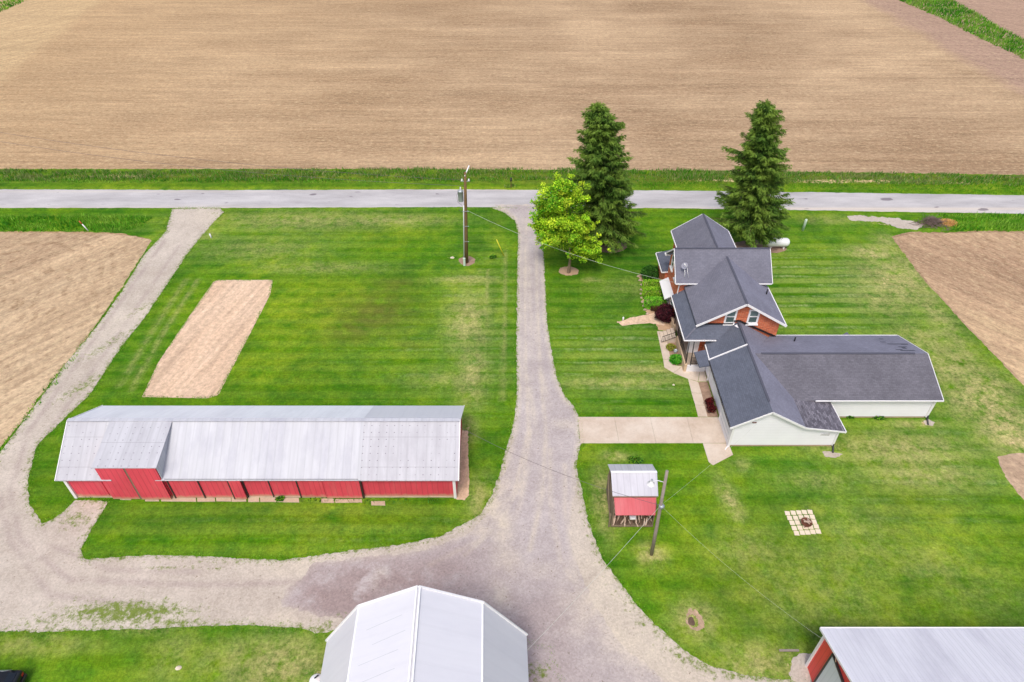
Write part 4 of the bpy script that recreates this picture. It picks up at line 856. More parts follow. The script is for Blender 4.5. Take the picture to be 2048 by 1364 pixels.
for k in range(10): b.box((7.62, 30.9 + k * .33, .05), (7.66, 31.2 + k * .33, 2.35 + .0 * k))
for k in range(10): b.box((10.86, 30.9 + k * .33, .05), (10.9, 31.2 + k * .33, 2.35))
P(b, 'plank_wall', 'wood', W)
for px_, py_, h_ in [(7.66, 30.75, 2.15), (10.76, 30.7, 2.05), (7.7, 34.1, 2.6), (10.85, 34.1, 2.6), (7.7, 31.7, 2.5), (10.8, 31.7, 2.5), (7.45, 30.7, 1.6)]:
    b = MB(); b.box((px_ - .05, py_ - .05, 0), (px_ + .05, py_ + .05, h_)); P(b, 'post', 'wood', W)
b = MB(); b.box((7.6, 30.6, .1), (10.8, 30.68, .22)); b.box((7.6, 30.65, 0), (10.85, 34.1, .08)); P(b, 'floor_frame', 'wood', W)
b = MB(); b.beam((7.5, 30.62, .1), (7.5, 33.8, 2.4), .05, .08); b.beam((7.6, 31.6, 2.52), (11.0, 31.6, 2.52), .08, .08); P(b, 'brace', 'wood', W)
# split firewood standing and heaped in the front of the shed
lg = MB(); lg.tube([(0, 0, 0), (0, 0, .9)], [.065, .055], 6, smooth=False); proto_mesh = None
gidx = 0
def log_obj(loc, rot, m, name='firewood_log', label='split grey firewood log in the heap under the red lean-to roof', grp='firewood in the woodshed', length=.9):
    global proto_mesh
    key = m
    if key not in LOGS:
        q = MB(); q.tube([(0, 0, -.45), (0, 0, 0), (0, .01, .45)], [.055, .068, .05], 4, smooth=False); o = q.build(name, M[m]); LOGS[key] = o
    else:
        o = LOGS[key].copy(); C.objects.link(o)
    o.location = loc; o.rotation_euler = rot; o.scale = (1, 1, length / .9)
    tag(o, label, 'firewood', grp); return o
LOGS = {}
rr = random.Random(3)
for row in range(6):
    y_ = 30.80 + row * .17; n_ = 19
    for k in range(n_):
        x__ = 7.86 + k * (2.72 / (n_ - 1)) + rr.uniform(-.05, .05); z_ = .42 + row * .22 + rr.uniform(-.05, .12)
        log_obj((x__, y_ + rr.uniform(-.03, .03), z_), (rr.uniform(-.75, -.1), rr.uniform(-.45, .45), rr.uniform(-.3, .3)), 'log' if rr.random() < .45 else 'log_dark', length=rr.uniform(.55, .85))
b = MB(); b.box((8.95, 30.6, 1.02), (9.4, 30.95, 1.2)); tag(b.build('wooden_box', M['white'], None), 'small whitish box resting on the firewood heap', 'box')

# ================================================================== PLANTS
def leaves(rng, centres, size, aspect=.6, up=.3, droop=None):
    """one quad per centre; returns V, F"""
    n = len(centres); N = rng.normal(size=(n, 3)); N[:, 2] = np.abs(N[:, 2]) + up; N /= np.linalg.norm(N, axis=1)[:, None]
    T = np.cross(N, rng.normal(size=(n, 3))); T /= np.linalg.norm(T, axis=1)[:, None]; Bn = np.cross(N, T)
    s = (size * rng.uniform(.6, 1.3, n))[:, None]
    V = np.stack([centres - T * s, centres - Bn * s * aspect, centres + T * s, centres + Bn * s * aspect], 1).reshape(-1, 3)
    return V, np.arange(4 * n).reshape(n, 4)
def shade(rng, n, cols, j=.12):
    c = np.array(cols)[rng.integers(0, len(cols), n)]; return np.clip(c * rng.uniform(1 - j, 1 + j, (n, 1)), 0, 1)

def spruce(base, Hh, Rr, lean, seed, label, top_round=.0, skirt=1.0):
    rng = np.random.default_rng(seed); bx, by = base
    T = empty('spruce_tree', (bx, by, 0), label, 'tree', 'spruces beside the road')
    ax = lambda z: np.array([bx + lean[0] * (z / Hh) ** 1.1, by + lean[1] * z / Hh, z])
    tr = MB(); zs_ = np.linspace(-.1, Hh * .97, 14); tr.tube([ax(z) if z > 0 else (bx, by, -.1) for z in zs_], [max(.03, .34 * (1 - z / Hh) + .02) for z in zs_], 9)
    CV = []; CD = []; CT = []
    z = 2.1
    while z < Hh - .15:
        t = z / Hh
        prof = ((1 - t) ** .54) * min(1.0, .40 + t * 2.4) * (1 + .5 * (vnoise(np.array([z * .8]), np.array([seed * 1.7]), seed)[0] - .5))
        if top_round: prof = max(prof, top_round * math.sqrt(max(0, 1 - ((t - .8) / .2) ** 2)) if t > .8 else prof)
        nb = int(7 + 8 * (1 - t))
        ph = rng.uniform(0, 6.28)
        for k in range(nb):
            a = ph + 6.283 * k / nb + rng.normal(0, .22)
            L = Rr * prof * (1 + .5 * (vnoise(np.array([a * 1.3 + 20]), np.array([z * .45]), seed + 5)[0] - .5)) * rng.choice([rng.uniform(.55, .85), rng.uniform(.82, 1.08), rng.uniform(.95, 1.22)], p=[.35, .45, .2])
            if L < .25: L = .25
            up0 = .38 * t ** 1.5 + rng.normal(-.04, .1)
            o = ax(z); d = np.array([math.cos(a), math.sin(a), 0])
            pts = []
            m = max(3, int(L / .17))
            for s in range(m + 1):
                u = s / m; p = o + d * L * u + np.array([0, 0, L * (up0 * u - .30 * u * (1 - t) * (1 - .35 * u) + .10 * u * u)])
                pts.append(p)
                if u > .16 or t > .85:
                    w = (.52 * (1 - u) + .20) * min(1.0, L / 2.2 + .35)
                    side = np.array([-d[1], d[0], 0])
                    q = int(rng.integers(10, 17))
                    for _ in range(q):
                        off = side * rng.normal(0, w * .62) + d * rng.uniform(-.25, .2)
                        drop = -abs(rng.normal(0, .16)) - .14 * abs(off @ side)
                        CV.append(p + off + np.array([0, 0, drop + .06])); 
                        dd = d * .75 + side * np.sign(off @ side) * rng.uniform(.2, .9) + np.array([0, 0, rng.uniform(-.75, .1)]); CD.append(dd / np.linalg.norm(dd)); CT.append(u + rng.normal(0, .15))
            if L > 1.2: tr.tube([pts[0], pts[len(pts) // 2], pts[-1]], [.045, .03, .01], 4, cap=False)
        z += .52 * (1 - .42 * t) * rng.uniform(.8, 1.25)
    for _ in range(260):                                  # leader
        zz = Hh - abs(rng.normal(0, .55)); CV.append(ax(min(zz, Hh)) + rng.normal(0, .16, 3)); dd = rng.normal(size=3); dd[2] = abs(dd[2]) + .6; CD.append(dd / np.linalg.norm(dd)); CT.append(1.)
    CV = np.array(CV); CD = np.array(CD); CT = np.array(CT); n = len(CV)
    S = np.cross(CD, rng.normal(size=(n, 3))); S /= np.linalg.norm(S, axis=1)[:, None]
    ln = rng.uniform(.18, .40, n)[:, None]; wd = rng.uniform(.035, .07, n)[:, None]
    V = np.stack([CV - CD * ln * .45 - S * wd * .5, CV - S * wd, CV + CD * ln, CV + S * wd], 1).reshape(-1, 3); F = np.arange(4 * n).reshape(n, 4)
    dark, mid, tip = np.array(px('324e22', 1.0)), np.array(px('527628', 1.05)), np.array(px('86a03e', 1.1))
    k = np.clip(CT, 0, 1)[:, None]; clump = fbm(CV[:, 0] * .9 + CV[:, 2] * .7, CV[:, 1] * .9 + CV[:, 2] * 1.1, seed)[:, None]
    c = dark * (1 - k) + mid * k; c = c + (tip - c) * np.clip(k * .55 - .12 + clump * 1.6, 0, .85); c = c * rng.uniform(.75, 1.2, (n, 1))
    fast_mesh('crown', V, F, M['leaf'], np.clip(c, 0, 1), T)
    tr.build('trunk', M['dark_bark'], T)
    return T
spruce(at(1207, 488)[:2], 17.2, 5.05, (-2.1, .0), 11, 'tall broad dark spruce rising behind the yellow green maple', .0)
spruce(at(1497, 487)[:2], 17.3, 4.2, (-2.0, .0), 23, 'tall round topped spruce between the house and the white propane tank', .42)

# maple
def maple():
    rng = np.random.default_rng(5); bx, by, _ = at(1137, 545)
    T = empty('maple_tree', (bx, by, 0), 'young bright yellow green maple by the driveway in front of a spruce', 'tree')
    W_ = lambda px_, py_, dy=0: None
    def loc(ix, iy, dy):                                # a point above the tree's own line of depth
        y = by + dy; q = (iy - 682) / CAM_F
        # height where the pixel ray crosses this depth
        dz = -math.sin(CAM_P) - q * math.cos(CAM_P); dyy = math.cos(CAM_P) - q * math.sin(CAM_P)
        k = y / dyy; return np.array([(ix - 1024) / CAM_F * k, y, CAM_H + dz * k])
    lobes = []
    for ix, iy, dy, r, n in [(1124, 366, 0, 1.1, 9), (1100, 388, .3, 1.0, 7), (1143, 384, -.3, 1.2, 9), (1122, 402, -.8, 1.6, 13), (1080, 412, 0, .8, 4), (1150, 415, .4, 1.3, 9), (1110, 425, 1.0, 1.6, 12), (1092, 444, -.4, 1.4, 10), (1128, 446, -1.2, 1.6, 13),
                             (1160, 446, .3, 1.2, 9), (1078, 458, .3, 1.1, 7), (1108, 470, -.7, 1.5, 11), (1150, 462, .8, 1.2, 7), (1172, 462, -.3, 1.0, 6), (1090, 482, .3, .9, 5), (1112, 484, -.2, .7, 3), (1185, 452, .3, .7, 4), (1190, 470, .5, .6, 3),
                             (1152, 497, -.5, .9, 6), (1172, 495, -.2, 1.1, 8), (1192, 502, -.4, .95, 7), (1166, 512, -.7, .85, 6), (1150, 508, -.4, .7, 5), (1180, 500, -.5, 1.0, 7), (1198, 500, -.4, .6, 4), (1066, 440, .2, .6, 3), (1070, 405, .2, .5, 2)]:
        c = loc(ix, iy, dy)
        for _ in range(int(n * 2.2)): lobes.append((c + rng.normal(0, r * .50, 3), r * rng.uniform(.2, .36), rng.uniform()))
    CV = []; CC = []
    pal = np.array([px('559e18', 1.15), px('7cb81e', 1.15), px('a4cc26', 1.2), px('cedc3a', 1.2), px('3f8a14', 1.1)])
    for c, r, u in lobes:
        n = int(210 * (r / .5) ** 2); v = np.clip(rng.normal(size=(n, 3)), -2, 2) * r * .62; v[:, 2] *= .7
        CV.append(c + v); base = pal[int(u * 4)] if u < .9 else pal[4]
        warm = np.clip((c[0] - loc(1125, 430, 0)[0]) * .08 + .5 + (u - .5), 0, 1)
        own = pal[rng.integers(0, 4, n)]; CC.append(np.clip((base * .5 + own * .5) * (1 - .3 * warm) + pal[3] * .3 * warm, 0, 1) * rng.uniform(.6, 1.2, (n, 1)) * (.72 + .5 * rng.uniform()))
    CV = np.concatenate(CV); CC = np.concatenate(CC); V, F = leaves(rng, CV, .10, .8, .5)
    fast_mesh('crown', V, F, M['leaf'], CC, T)
    tr = MB(); top = loc(1128, 380, 0); mid = loc(1140, 470, 0); tr.tube([(bx, by, -.1), (bx, by, .1), (bx + .08, by, 1.6), mid, loc(1134, 430, 0), top], [.24, .19, .15, .12, .08, .03], 9)
    for ix, iy, dy in [(1100, 440, -.4), (1165, 450, .3), (1090, 478, .3), (1175, 497, -.4), (1110, 420, 1), (1150, 410, .4), (1120, 400, -.8), (1150, 500, -.6), (1080, 458, 0)]:
        e = loc(ix, iy, dy); s0 = np.array([bx + .1, by, max(2.0, e[2] - 1.8)]); s0[0] = np.interp(s0[2], [1.6, mid[2], top[2]], [bx + .08, mid[0], top[0]]); tr.tube([s0, (s0 + e) / 2 + np.array([0, 0, .15]), e], [.06, .04, .015], 5, cap=False)
    tr.build('trunk', M['bark'], T)
maple()

def bush(name, c, rad, n, size, cols, label, cat='shrub', box=False, grp=None, jag=.12, shell=.55, seed=1, stem='dark_bark'):
    rng = np.random.default_rng(seed); T = empty(name, (c[0], c[1], 0), label, cat, grp)
    if box:
        v = rng.uniform(-1, 1, (n, 3)); k = np.argmax(np.abs(v), axis=1); f = rng.uniform(size=n) < .85
        for i in range(3): m = f & (k == i); v[m, i] = np.sign(v[m, i]) * rng.uniform(.9, 1.03, m.sum())
    else:
        v = rng.normal(size=(n, 3)); v /= np.linalg.norm(v, axis=1)[:, None]; v *= rng.uniform(shell, 1, (n, 1)) ** .5
        v *= 1 + jag * 3 * fbm(v[:, 0] * 2.2 + 5, v[:, 1] * 2.2 + v[:, 2] * 1.7, seed)[:, None]
    v[:, 2] = np.maximum(v[:, 2], -.92)
    P_ = np.array(c) + v * np.array(rad); V, F = leaves(rng, P_, size, .55, .4)
    fast_mesh('foliage', V, F, M['leaf'], shade(rng, n, cols, .25), T)
    b = MB()
    for k in range(4): a = k * 1.6; b.tube([(c[0], c[1], 0), (c[0] + math.cos(a) * rad[0] * .3, c[1] + math.sin(a) * rad[1] * .3, c[2])], [.04, .015], 5, cap=False)
    b.build('stem', M[stem], T); return T
G1 = [px('245010', .9), px('34681a', .9), px('4c8428', 1.0)]
G2 = [px('78b020', 1.1), px('98c42c', 1.1), px('5f9c1c', 1.1), px('a8cc40', 1.1)]
x, y, _ = at(1301, 546, .8); bush('round_shrub', (x, y, .8), (1.15, 1.0, .85), 5200, .07, G1, 'large round dark green clipped shrub at the north end of the house bed', seed=2)
for i, (pxx, pyy, dx, dy, lab) in enumerate([(1305, 564, 1.05, .30, 'thin northernmost box hedge block in the west bed'), (1307, 580, 1.1, .44, 'middle box hedge block of the west bed'), (1311, 600, 1.12, .46, 'south box hedge block next to the purple shrub')]):
    x, y, _ = at(pxx, pyy, 1.0); bush('box_hedge', (x, y, .62), (dx, dy, .6), 4600, .06, G2 if i < 2 else [px('4f9a1c', 1.1), px('74b82a', 1.1), px('90cc3c', 1.1)], lab, 'hedge', True, 'clipped hedge blocks on the west side', seed=4 + i)
PU = [px('3e1622'), px('561e2c'), px('6c2a38'), px('2c1018')]
x, y, _ = at(1334, 626, .9); bush('barberry_shrub', (x, y, .85), (1.25, 1.1, .85), 6000, .075, PU, 'dark purple barberry shrub near the porch steps', jag=.3, seed=9)
x, y, _ = at(1310, 612, .3); bush('barberry_shrub', (x, y - .4, .3), (.6, .4, .3), 900, .06, [px('5a3a28'), px('6b4a30')], 'low brownish shrub between hedge and purple barberry', jag=.3, seed=10)
x, y, _ = at(1352, 718, .4); bush('leafy_plant', (x, y, .4), (.62, .55, .42), 1500, .12, [px('3c9a1c'), px('58b428'), px('7cc83c')], 'bright green broad leaved plant at the porch corner', 'plant', seed=12)
x, y, _ = at(1342, 694, .25); bush('perennial_clump', (x, y, .25), (.5, .5, .28), 900, .06, [px('b0b83c'), px('8ca030'), px('a89848')], 'yellowish perennial clump in the porch flower bed', 'plant', seed=13)
x, y, _ = at(1420, 802, .35); bush('maroon_shrub', (x, y, .35), (.42, .42, .35), 420, .09, [px('5c1418'), px('7c2020'), px('3c0c10')], 'dark maroon small shrub in the garage bed, farther from the driveway pad', 'shrub', seed=14, jag=.5, shell=.1)
x, y, _ = at(1424, 816, .35); bush('maroon_shrub', (x, y, .35), (.42, .45, .35), 420, .09, [px('5c1418'), px('7c2020'), px('3c0c10')], 'dark maroon small shrub in the garage bed, nearer the driveway pad', 'shrub', seed=15, jag=.5, shell=.1)
for i, (pxx, pyy, r, lab) in enumerate([(1698, 832, .4, 'small weed clump at the foot of the white wing wall, west one'), (1758, 834, .5, 'larger weed clump at the foot of the white wing wall, east one'), (1272, 921, .55, 'dark green weed clump behind the woodshed'), (985, 514, .45, 'dark weed clump beside the yellow guy marker'), (560, 998, .35, 'weed tuft between broken slabs by the long barn')]):
    x, y, _ = at(pxx, pyy, .1); bush('weed_clump', (x, y, .12), (r, r * .7, .2), 500, .08, G1 + G2[:1], lab, 'weeds', seed=20 + i, jag=.5)

# tall grass: ditches and field edges
def blades(name, poly, dens, hgt, cols, seed, wid=.05, label=None, gaps=None):
    rng = np.random.default_rng(seed); Pn = np.array(poly); x0, y0 = Pn.min(0); x1, y1 = Pn.max(0)
    n = int((x1 - x0) * (y1 - y0) * dens); X = rng.uniform(x0, x1, n); Y = rng.uniform(y0, y1, n)
    k = signed(poly, X, Y) + fbm(X * .8, Y * .8, seed) * 1.2 > 0
    X, Y = X[k], Y[k]; dn = fbm(X * .35, Y * .9, seed + 3)
    if gaps: keep = rng.uniform(size=len(X)) < np.clip(1.0 + (dn + gaps) * 5, .12, 1); X, Y, dn = X[keep], Y[keep], dn[keep]
    n = len(X); h = hgt * rng.uniform(.5, 1.2, n) * (1 + dn); a = rng.uniform(0, 6.28, n); ln = rng.uniform(.1, .55, n) * h; b_ = rng.uniform(0, 6.28, n)
    base = np.stack([X, Y, np.zeros(n)], 1); s = np.stack([np.cos(a), np.sin(a), np.zeros(n)], 1) * wid * rng.uniform(.6, 1.4, (n, 1))
    tip = base + np.stack([np.cos(b_) * ln, np.sin(b_) * ln, h], 1)
    V = np.stack([base - s, base + s, tip], 1).reshape(-1, 3); F = np.arange(3 * n).reshape(n, 3)
    c = np.array(cols); w = np.clip(fbm(X * .25, Y * .6, seed + 9) * 2.6 + .5 + rng.normal(0, .2, n), 0, .999) * len(c); cc = c[w.astype(int)] * rng.uniform(.75, 1.25, (n, 1))
    o = fast_mesh(name, V, F, M['grass_blade'], np.clip(cc, 0, 1)); tag(o, label, 'grass', kind='stuff'); return o
GR = [px('3f8414', 1.0), px('569a1c', 1.0), px('6caa28', 1.0), px('8ab440', 1.0)]
GT = [px('8c985a', 1.0), px('689a34', 1.0), px('4f8e1e', 1.0), px('9c9e68', 1.0), px('4a8620', 1.0)]
blades('ditch_grass', A([(-300, 337), (0, 340), (400, 342), (700, 338), (1100, 338), (1400, 341), (1700, 345), (2048, 351), (2400, 356), (2400, 376), (2048, 372), (1700, 367), (1400, 363), (700, 362), (0, 362), (-300, 360)]), 48, .42, GT, 1, .055, 'tall uneven grass filling the ditch along the far side of the road', gaps=-.02)
blades('ditch_grass', A([(-300, 356), (0, 357), (700, 359), (1024, 359), (1024, 364), (700, 366), (0, 365), (-300, 364)]), 40, .3, GR, 2, .05, 'bright grass line on the near bank of the far ditch')
blades('verge_grass', A([(1280, 363), (1700, 368), (2048, 373), (2400, 378), (2400, 392), (2048, 389), (1700, 384), (1280, 379)]), 22, .22, [px('4f9a12'), px('62a818'), px('78b020')], 3, .06, 'bright green verge grass beyond the road on the right')
blades('ditch_grass', A([(-300, 432), (0, 433), (150, 433), (270, 432), (305, 437), (290, 450), (250, 464), (120, 464), (0, 462), (-300, 460)]), 44, .45, GR, 4, .055, 'tall dark grass in the short ditch left of the gravel lane')
blades('ditch_grass', A([(1878, 430), (1960, 428), (2048, 430), (2400, 436), (2400, 464), (2048, 462), (1960, 461), (1900, 462), (1905, 448)]), 44, .45, GR, 5, .055, 'tall dark grass in the ditch at the right end of the road')
blades('field_strip_grass', A([(1785, -12), (1880, -12), (1960, 30), (2010, 62), (2048, 80), (2200, 170), (2200, 210), (2048, 119), (1960, 78), (1880, 36), (1800, 2)]), 16, .6, GR + [px('86b044')], 6, .10, 'strip of tall grass crossing the fields at the upper right')
blades('field_strip_grass', A([(-60, 52), (0, 26), (60, -2), (70, -16), (40, -16), (0, 8), (-60, 30)]), 9, .6, GR, 7, .12, 'strip of grass between fields in the upper left corner')
blades('lane_edge_grass', A([(0, 897), (40, 842), (95, 772), (150, 708), (156, 708), (100, 778), (48, 850), (6, 908), (-40, 985), (-50, 975)]), 16, .3, GR, 8, .06, 'thin rough grass line between the left field and the gravel lane', gaps=.25)
blades('barn_foot_grass', A([(155, 994), (290, 996), (300, 1001), (160, 998)]), 30, .25, GR, 9, .04, 'weedy grass along the west foot of the long barn')
blades('barn_foot_grass', A([(598, 998), (650, 996), (740, 1001), (900, 997), (912, 998), (905, 1005), (780, 1008), (600, 1004)]), 34, .28, G1, 10, .04, 'weedy grass along the east foot of the long barn')

def edge_blades(name, poly, step, spread, hgt, seed, label, cols=GR, bias=-.08):
    rng = np.random.default_rng(seed); Pn = np.array(poly); V = []
    for i in range(len(Pn)):
        p, q = Pn[i], Pn[(i + 1) % len(Pn)]; L_ = np.linalg.norm(q - p)
        if max(abs(p[0]), abs(q[0])) > 75 or min(p[1], q[1]) < 10: continue
        m = int(L_ / step); t_ = rng.uniform(0, 1, m)[:, None]; n_ = np.array([-(q - p)[1], (q - p)[0]]) / L_
        V.append(p + (q - p) * t_ + n_ * (rng.normal(bias, spread, (m, 1))))
    XY = np.concatenate(V); k = fbm(XY[:, 0] * .6, XY[:, 1] * .6, seed) > -.12; XY = XY[k]; n = len(XY)
    a = rng.uniform(0, 6.28, n); b_ = rng.uniform(0, 6.28, n); h = hgt * rng.uniform(.5, 1.4, n)
    base = np.stack([XY[:, 0], XY[:, 1], np.full(n, .01)], 1); s = np.stack([np.cos(a), np.sin(a), np.zeros(n)], 1) * .035
    tip = base + np.stack([np.cos(b_) * h * .6, np.sin(b_) * h * .6, h], 1)
    c = np.array(cols)[rng.integers(0, len(cols), n)] * rng.uniform(.8, 1.2, (n, 1))
    tag(fast_mesh(name, np.stack([base - s, base + s, tip], 1).reshape(-1, 3), np.arange(3 * n).reshape(n, 3), M['grass_blade'], c), label, 'grass', kind='stuff')
edge_blades('lane_fringe_grass', lane, .02, .17, .07, 41, 'ragged fringe of grass tufts along the gravel lane and driveway edges', GR + [px('8a9a3c')])
edge_blades('plot_fringe_grass', garden, .02, .08, .07, 42, 'fringe of grass round the raked garden plot', GR)

# ================================================================== POLES, WIRES, SMALL THINGS
U = empty('utility_pole', (*at(933, 525)[:2], 0), 'tall brown roadside utility pole carrying a grey transformer and white conduit', 'utility pole')
ux, uy, _ = at(933, 525); top = Vector((ux + .35, uy, 11.5))
pt = lambda h: Vector((ux, uy, 0)).lerp(top, h / 11.5)
b = MB(); b.tube([(ux, uy, -.2), pt(4), pt(8), top], [.22, .2, .17, .14], 12); P(b, 'pole', 'pole_wood', U)
b = MB(); b.tube([pt(11.1) + Vector((-.05, -.15, 0)), pt(11.1) + Vector((.45, .35, 1.0))], .07, 8); P(b, 'top_bracket', 'white_metal', U)
b = MB(); b.lathe(pt(8.1) + Vector((-.5, -.05, 0)), [(0, 0), (.27, 0), (.29, .08), (.29, 1.15), (.32, 1.17), (.32, 1.25), (.12, 1.38), (0, 1.4)], 16); tb = P(b, 'transformer', 'galv', U)
b = MB(); b.lathe(pt(9.5) + Vector((-.52, -.05, 0)), [(.07, 0), (.1, .05), (.06, .1), (.1, .15), (.06, .2), (.08, .26), (0, .3)], 8); b.build('bushing', M['white_metal'], tb)
for dx in (-.35, .38):
    b = MB(); b.lathe(pt(10.55) + Vector((dx, 0, 0)), [(0, -.1), (.1, -.06), (.12, .03), (.07, .1), (.09, .16), (0, .2)], 8); P(b, 'insulator', 'white_metal', U)
b = MB(); b.beam(pt(10.45) + Vector((-.5, 0, 0)), pt(10.45) + Vector((.5, 0, 0)), .07, .07); P(b, 'bracket_arm', 'galv', U)
b = MB(); b.tube([Vector((ux - .27, uy - .2, 0)), pt(6.6) + Vector((-.22, -.16, 0)), pt(7.6) + Vector((-.2, -.14, 0))], .065, 8); P(b, 'conduit', 'white_metal', U)
for h in (1.9 + 1.1, 5.0, 6.9):
    b = MB(); b.beam(pt(h) + Vector((-.32, -.2, 0)), pt(h) + Vector((.35, -.2, 0)), .05, .06); P(b, 'conduit_strap', 'galv', U)
b = MB(); b.tube([pt(7.2) + Vector((-.2, -.1, 0)), pt(7.1) + Vector((-.6, -.1, .12)), pt(7.0) + Vector((-.75, -.1, 0)), pt(6.95) + Vector((-.4, -.1, -.12)), pt(7.1) + Vector((-.15, -.1, -.05))], .02, 5); P(b, 'cable_loop', 'wire_dark', U)
b = MB(); b.tube([pt(9.4) + Vector((-.75, -.1, 0)), pt(8.8) + Vector((-.95, -.1, 0)), pt(8.0) + Vector((-.85, -.1, 0)), pt(7.6) + Vector((-.4, -.1, 0))], .018, 5); P(b, 'jumper_cable', 'wire_dark', U)
b = MB(); mx, my, _ = at(929, 531); b.box((mx - .12, my - .1, 0), (mx + .12, my + .1, .95)); b.box((mx - .14, my - .12, .95), (mx + .14, my + .12, 1.0)); tag(b.build('meter_pedestal', M['pale_green']), 'small pale utility pedestal at the foot of the roadside pole', 'pedestal')

Y = empty('yard_pole', (*at(1303, 1109)[:2], 0), 'leaning grey wooden yard pole with a white dusk lamp beside the woodshed', 'light pole')
yx, yy, _ = at(1303, 1109); ytop = Vector((yx - .28, yy, 9.75)); yp = lambda h: Vector((yx, yy, 0)).lerp(ytop, h / 9.75)
b = MB(); b.tube([(yx, yy, -.2), yp(3), yp(6), ytop], [.135, .125, .115, .10], 12); P(b, 'pole', 'grey_wood', Y)
b = MB(); b.tube([yp(8.55), yp(8.65) + Vector((-.5, -.0, .12)), yp(8.55) + Vector((-.85, 0, .1))], .025, 6); P(b, 'lamp_arm', 'white_metal', Y)
lc = yp(8.5) + Vector((-.9, 0, 0)); b = MB(); b.lathe(lc, [(.0, .22), (.09, .2), (.1, .06), (.26, -.08), (.27, -.12)], 16); P(b, 'lamp_shade', 'white_metal', Y)
b = MB(); b.lathe(lc, [(.12, -.24), (.13, -.12), (.1, .0), (0, .02)], 12); b.lathe(lc, [(0, -.27), (.12, -.24)], 12); P(b, 'lamp_globe', 'glass', Y)
b = MB(); b.lathe(lc, [(0, .2), (.07, .2), (.07, .36), (0, .38)], 10); P(b, 'photocell', 'galv', Y)
hub = yp(6.05)
b = MB(); b.lathe(hub + Vector((.05, -.05, -.05)), [(0, -.1), (.2, -.06), (.17, .03), (.22, .08), (.1, .14), (0, .15)], 9); P(b, 'cable_hub', 'galv', Y)
def cable(p, q, sag, label, r=.0045, m='wire', name='overhead_cable'):
    p, q = Vector(p), Vector(q); n = 18; pts = [p.lerp(q, i / n) - Vector((0, 0, sag * 4 * (i / n) * (1 - i / n))) for i in range(n + 1)]
    b = MB(); b.tube(pts, r, 5, smooth=True); return tag(b.build(name, M[m]), label, 'cable', 'overhead cables of the farmyard')
cable(hub, (20.9, 38.4, 4.6), .35, 'pale cable from the yard pole up to the peak of the white garage gable')
wq = Vector(at(1660, 1297, 4.9)); cable(hub, (19.15, wq.y - .0, 4.95), .6, 'pale cable from the yard pole to the gable of the machine shed')
cable(hub, g(6.1, 1.0, 4.1), .3, 'cable from the yard pole down to the east eave of the gambrel barn', .010)
cable(hub, (-4.1, 37.0, 4.3), .8, 'dark thin cable from the yard pole across the driveway to the long barn', .014, 'wire_dark')
cable(pt(7.0), (16.4, 56.0, 4.9), .9, 'pale cable from the roadside pole passing the maple to the brick house', .012)
cable(pt(10.6) + Vector((-.4, 0, 0)), (-75, 83.5, 10.6), 1.2, 'thin upper line running left from the roadside pole along the road', .016, 'wire_dark')
cable(pt(9.9), (-75, 82.9, 9.6), 1.3, 'thin lower line running left from the roadside pole along the road', .016, 'wire_dark')
b = MB(); p1 = Vector(at(1660, 1297, 4.9)); p1.x = 19.14
for e in [(19.14, p1.y - .9, 4.75), (19.14, p1.y - .75, 4.1)]: b.tube([p1, Vector((19.1, (p1.y + e[1]) / 2, 4.75)), e], .03, 5)
P(b, 'service_cable', 'tan_wall', S)

yx0, yy0, _ = at(1008, 512); b = MB(); b.tube([(yx0, yy0, 0), at(993, 479, 2.3)], .06, 8); tag(b.build('guy_marker', M['yellow']), 'slanting yellow guy wire marker standing in the lawn near the driveway', 'marker')
x, y, _ = at(1605, 461); b = MB(); b.tube([(x, y, 0), (x + .05, y, 1.5), (x + .05, y, 1.6)], [.16, .16, .13], 12); tag(b.build('marker_post', M['pale_green']), 'pale green cylinder post standing alone on the lawn behind the propane tank', 'post')
T = empty('ditch_marker', (*at(177, 462)[:2], 0), 'leaning white ditch marker with an orange top left of the lane', 'marker')
x, y, _ = at(177, 462); b = MB(); b.tube([(x, y, 0), (x - .4, y, 1.0)], .07, 8); P(b, 'post', 'white', T); b = MB(); b.tube([(x - .4, y, 1.0), (x - .58, y, 1.45)], .075, 8); P(b, 'cap', 'orange', T)
x, y, _ = at(423, 476); b = MB(); b.tube([(x, y, 0), (x - .12, y + .1, .55)], .09, 8); tag(b.build('clay_tile_marker', M['white']), 'short white pipe stub on the lawn edge beside the gravel lane', 'pipe')
x, y, _ = at(1246, 641); b = MB(); b.tube([(x, y, 0), (x, y, .38), (x, y + .05, .45)], [.09, .09, .05], 8); tag(b.build('cleanout_pipe', M['white']), 'short white cleanout pipe beside the dirt path on the house lawn', 'pipe')
T = empty('mailbox', (*at(1022, 375)[:2], 0), 'dark mailbox on a post across the road from the driveway', 'mailbox')
x, y, _ = at(1022, 375); b = MB(); b.box((x - .06, y - .06, 0), (x + .06, y + .06, 1.15)); b.beam((x, y, .6), (x, y - .4, 1.1), .07, .07); P(b, 'post', 'pole_wood', T)
b = MB(); b.box((x - .12, y - .35, 1.1), (x + .12, y + .25, 1.28)); b.tube([(x, y - .35, 1.28), (x, y + .25, 1.28)], .12, 10); bx_ = P(b, 'box', 'black', T)
b = MB(); b.box((x + .125, y - .1, 1.25), (x + .14, y - .02, 1.5)); b.build('flag', M['rust'], bx_)
rng = np.random.default_rng(3); blades('mailbox_tuft', ellipse(x, y + .1, .9, .5), 60, .5, GT, 31, .04, 'rough grass tuft round the mailbox post')

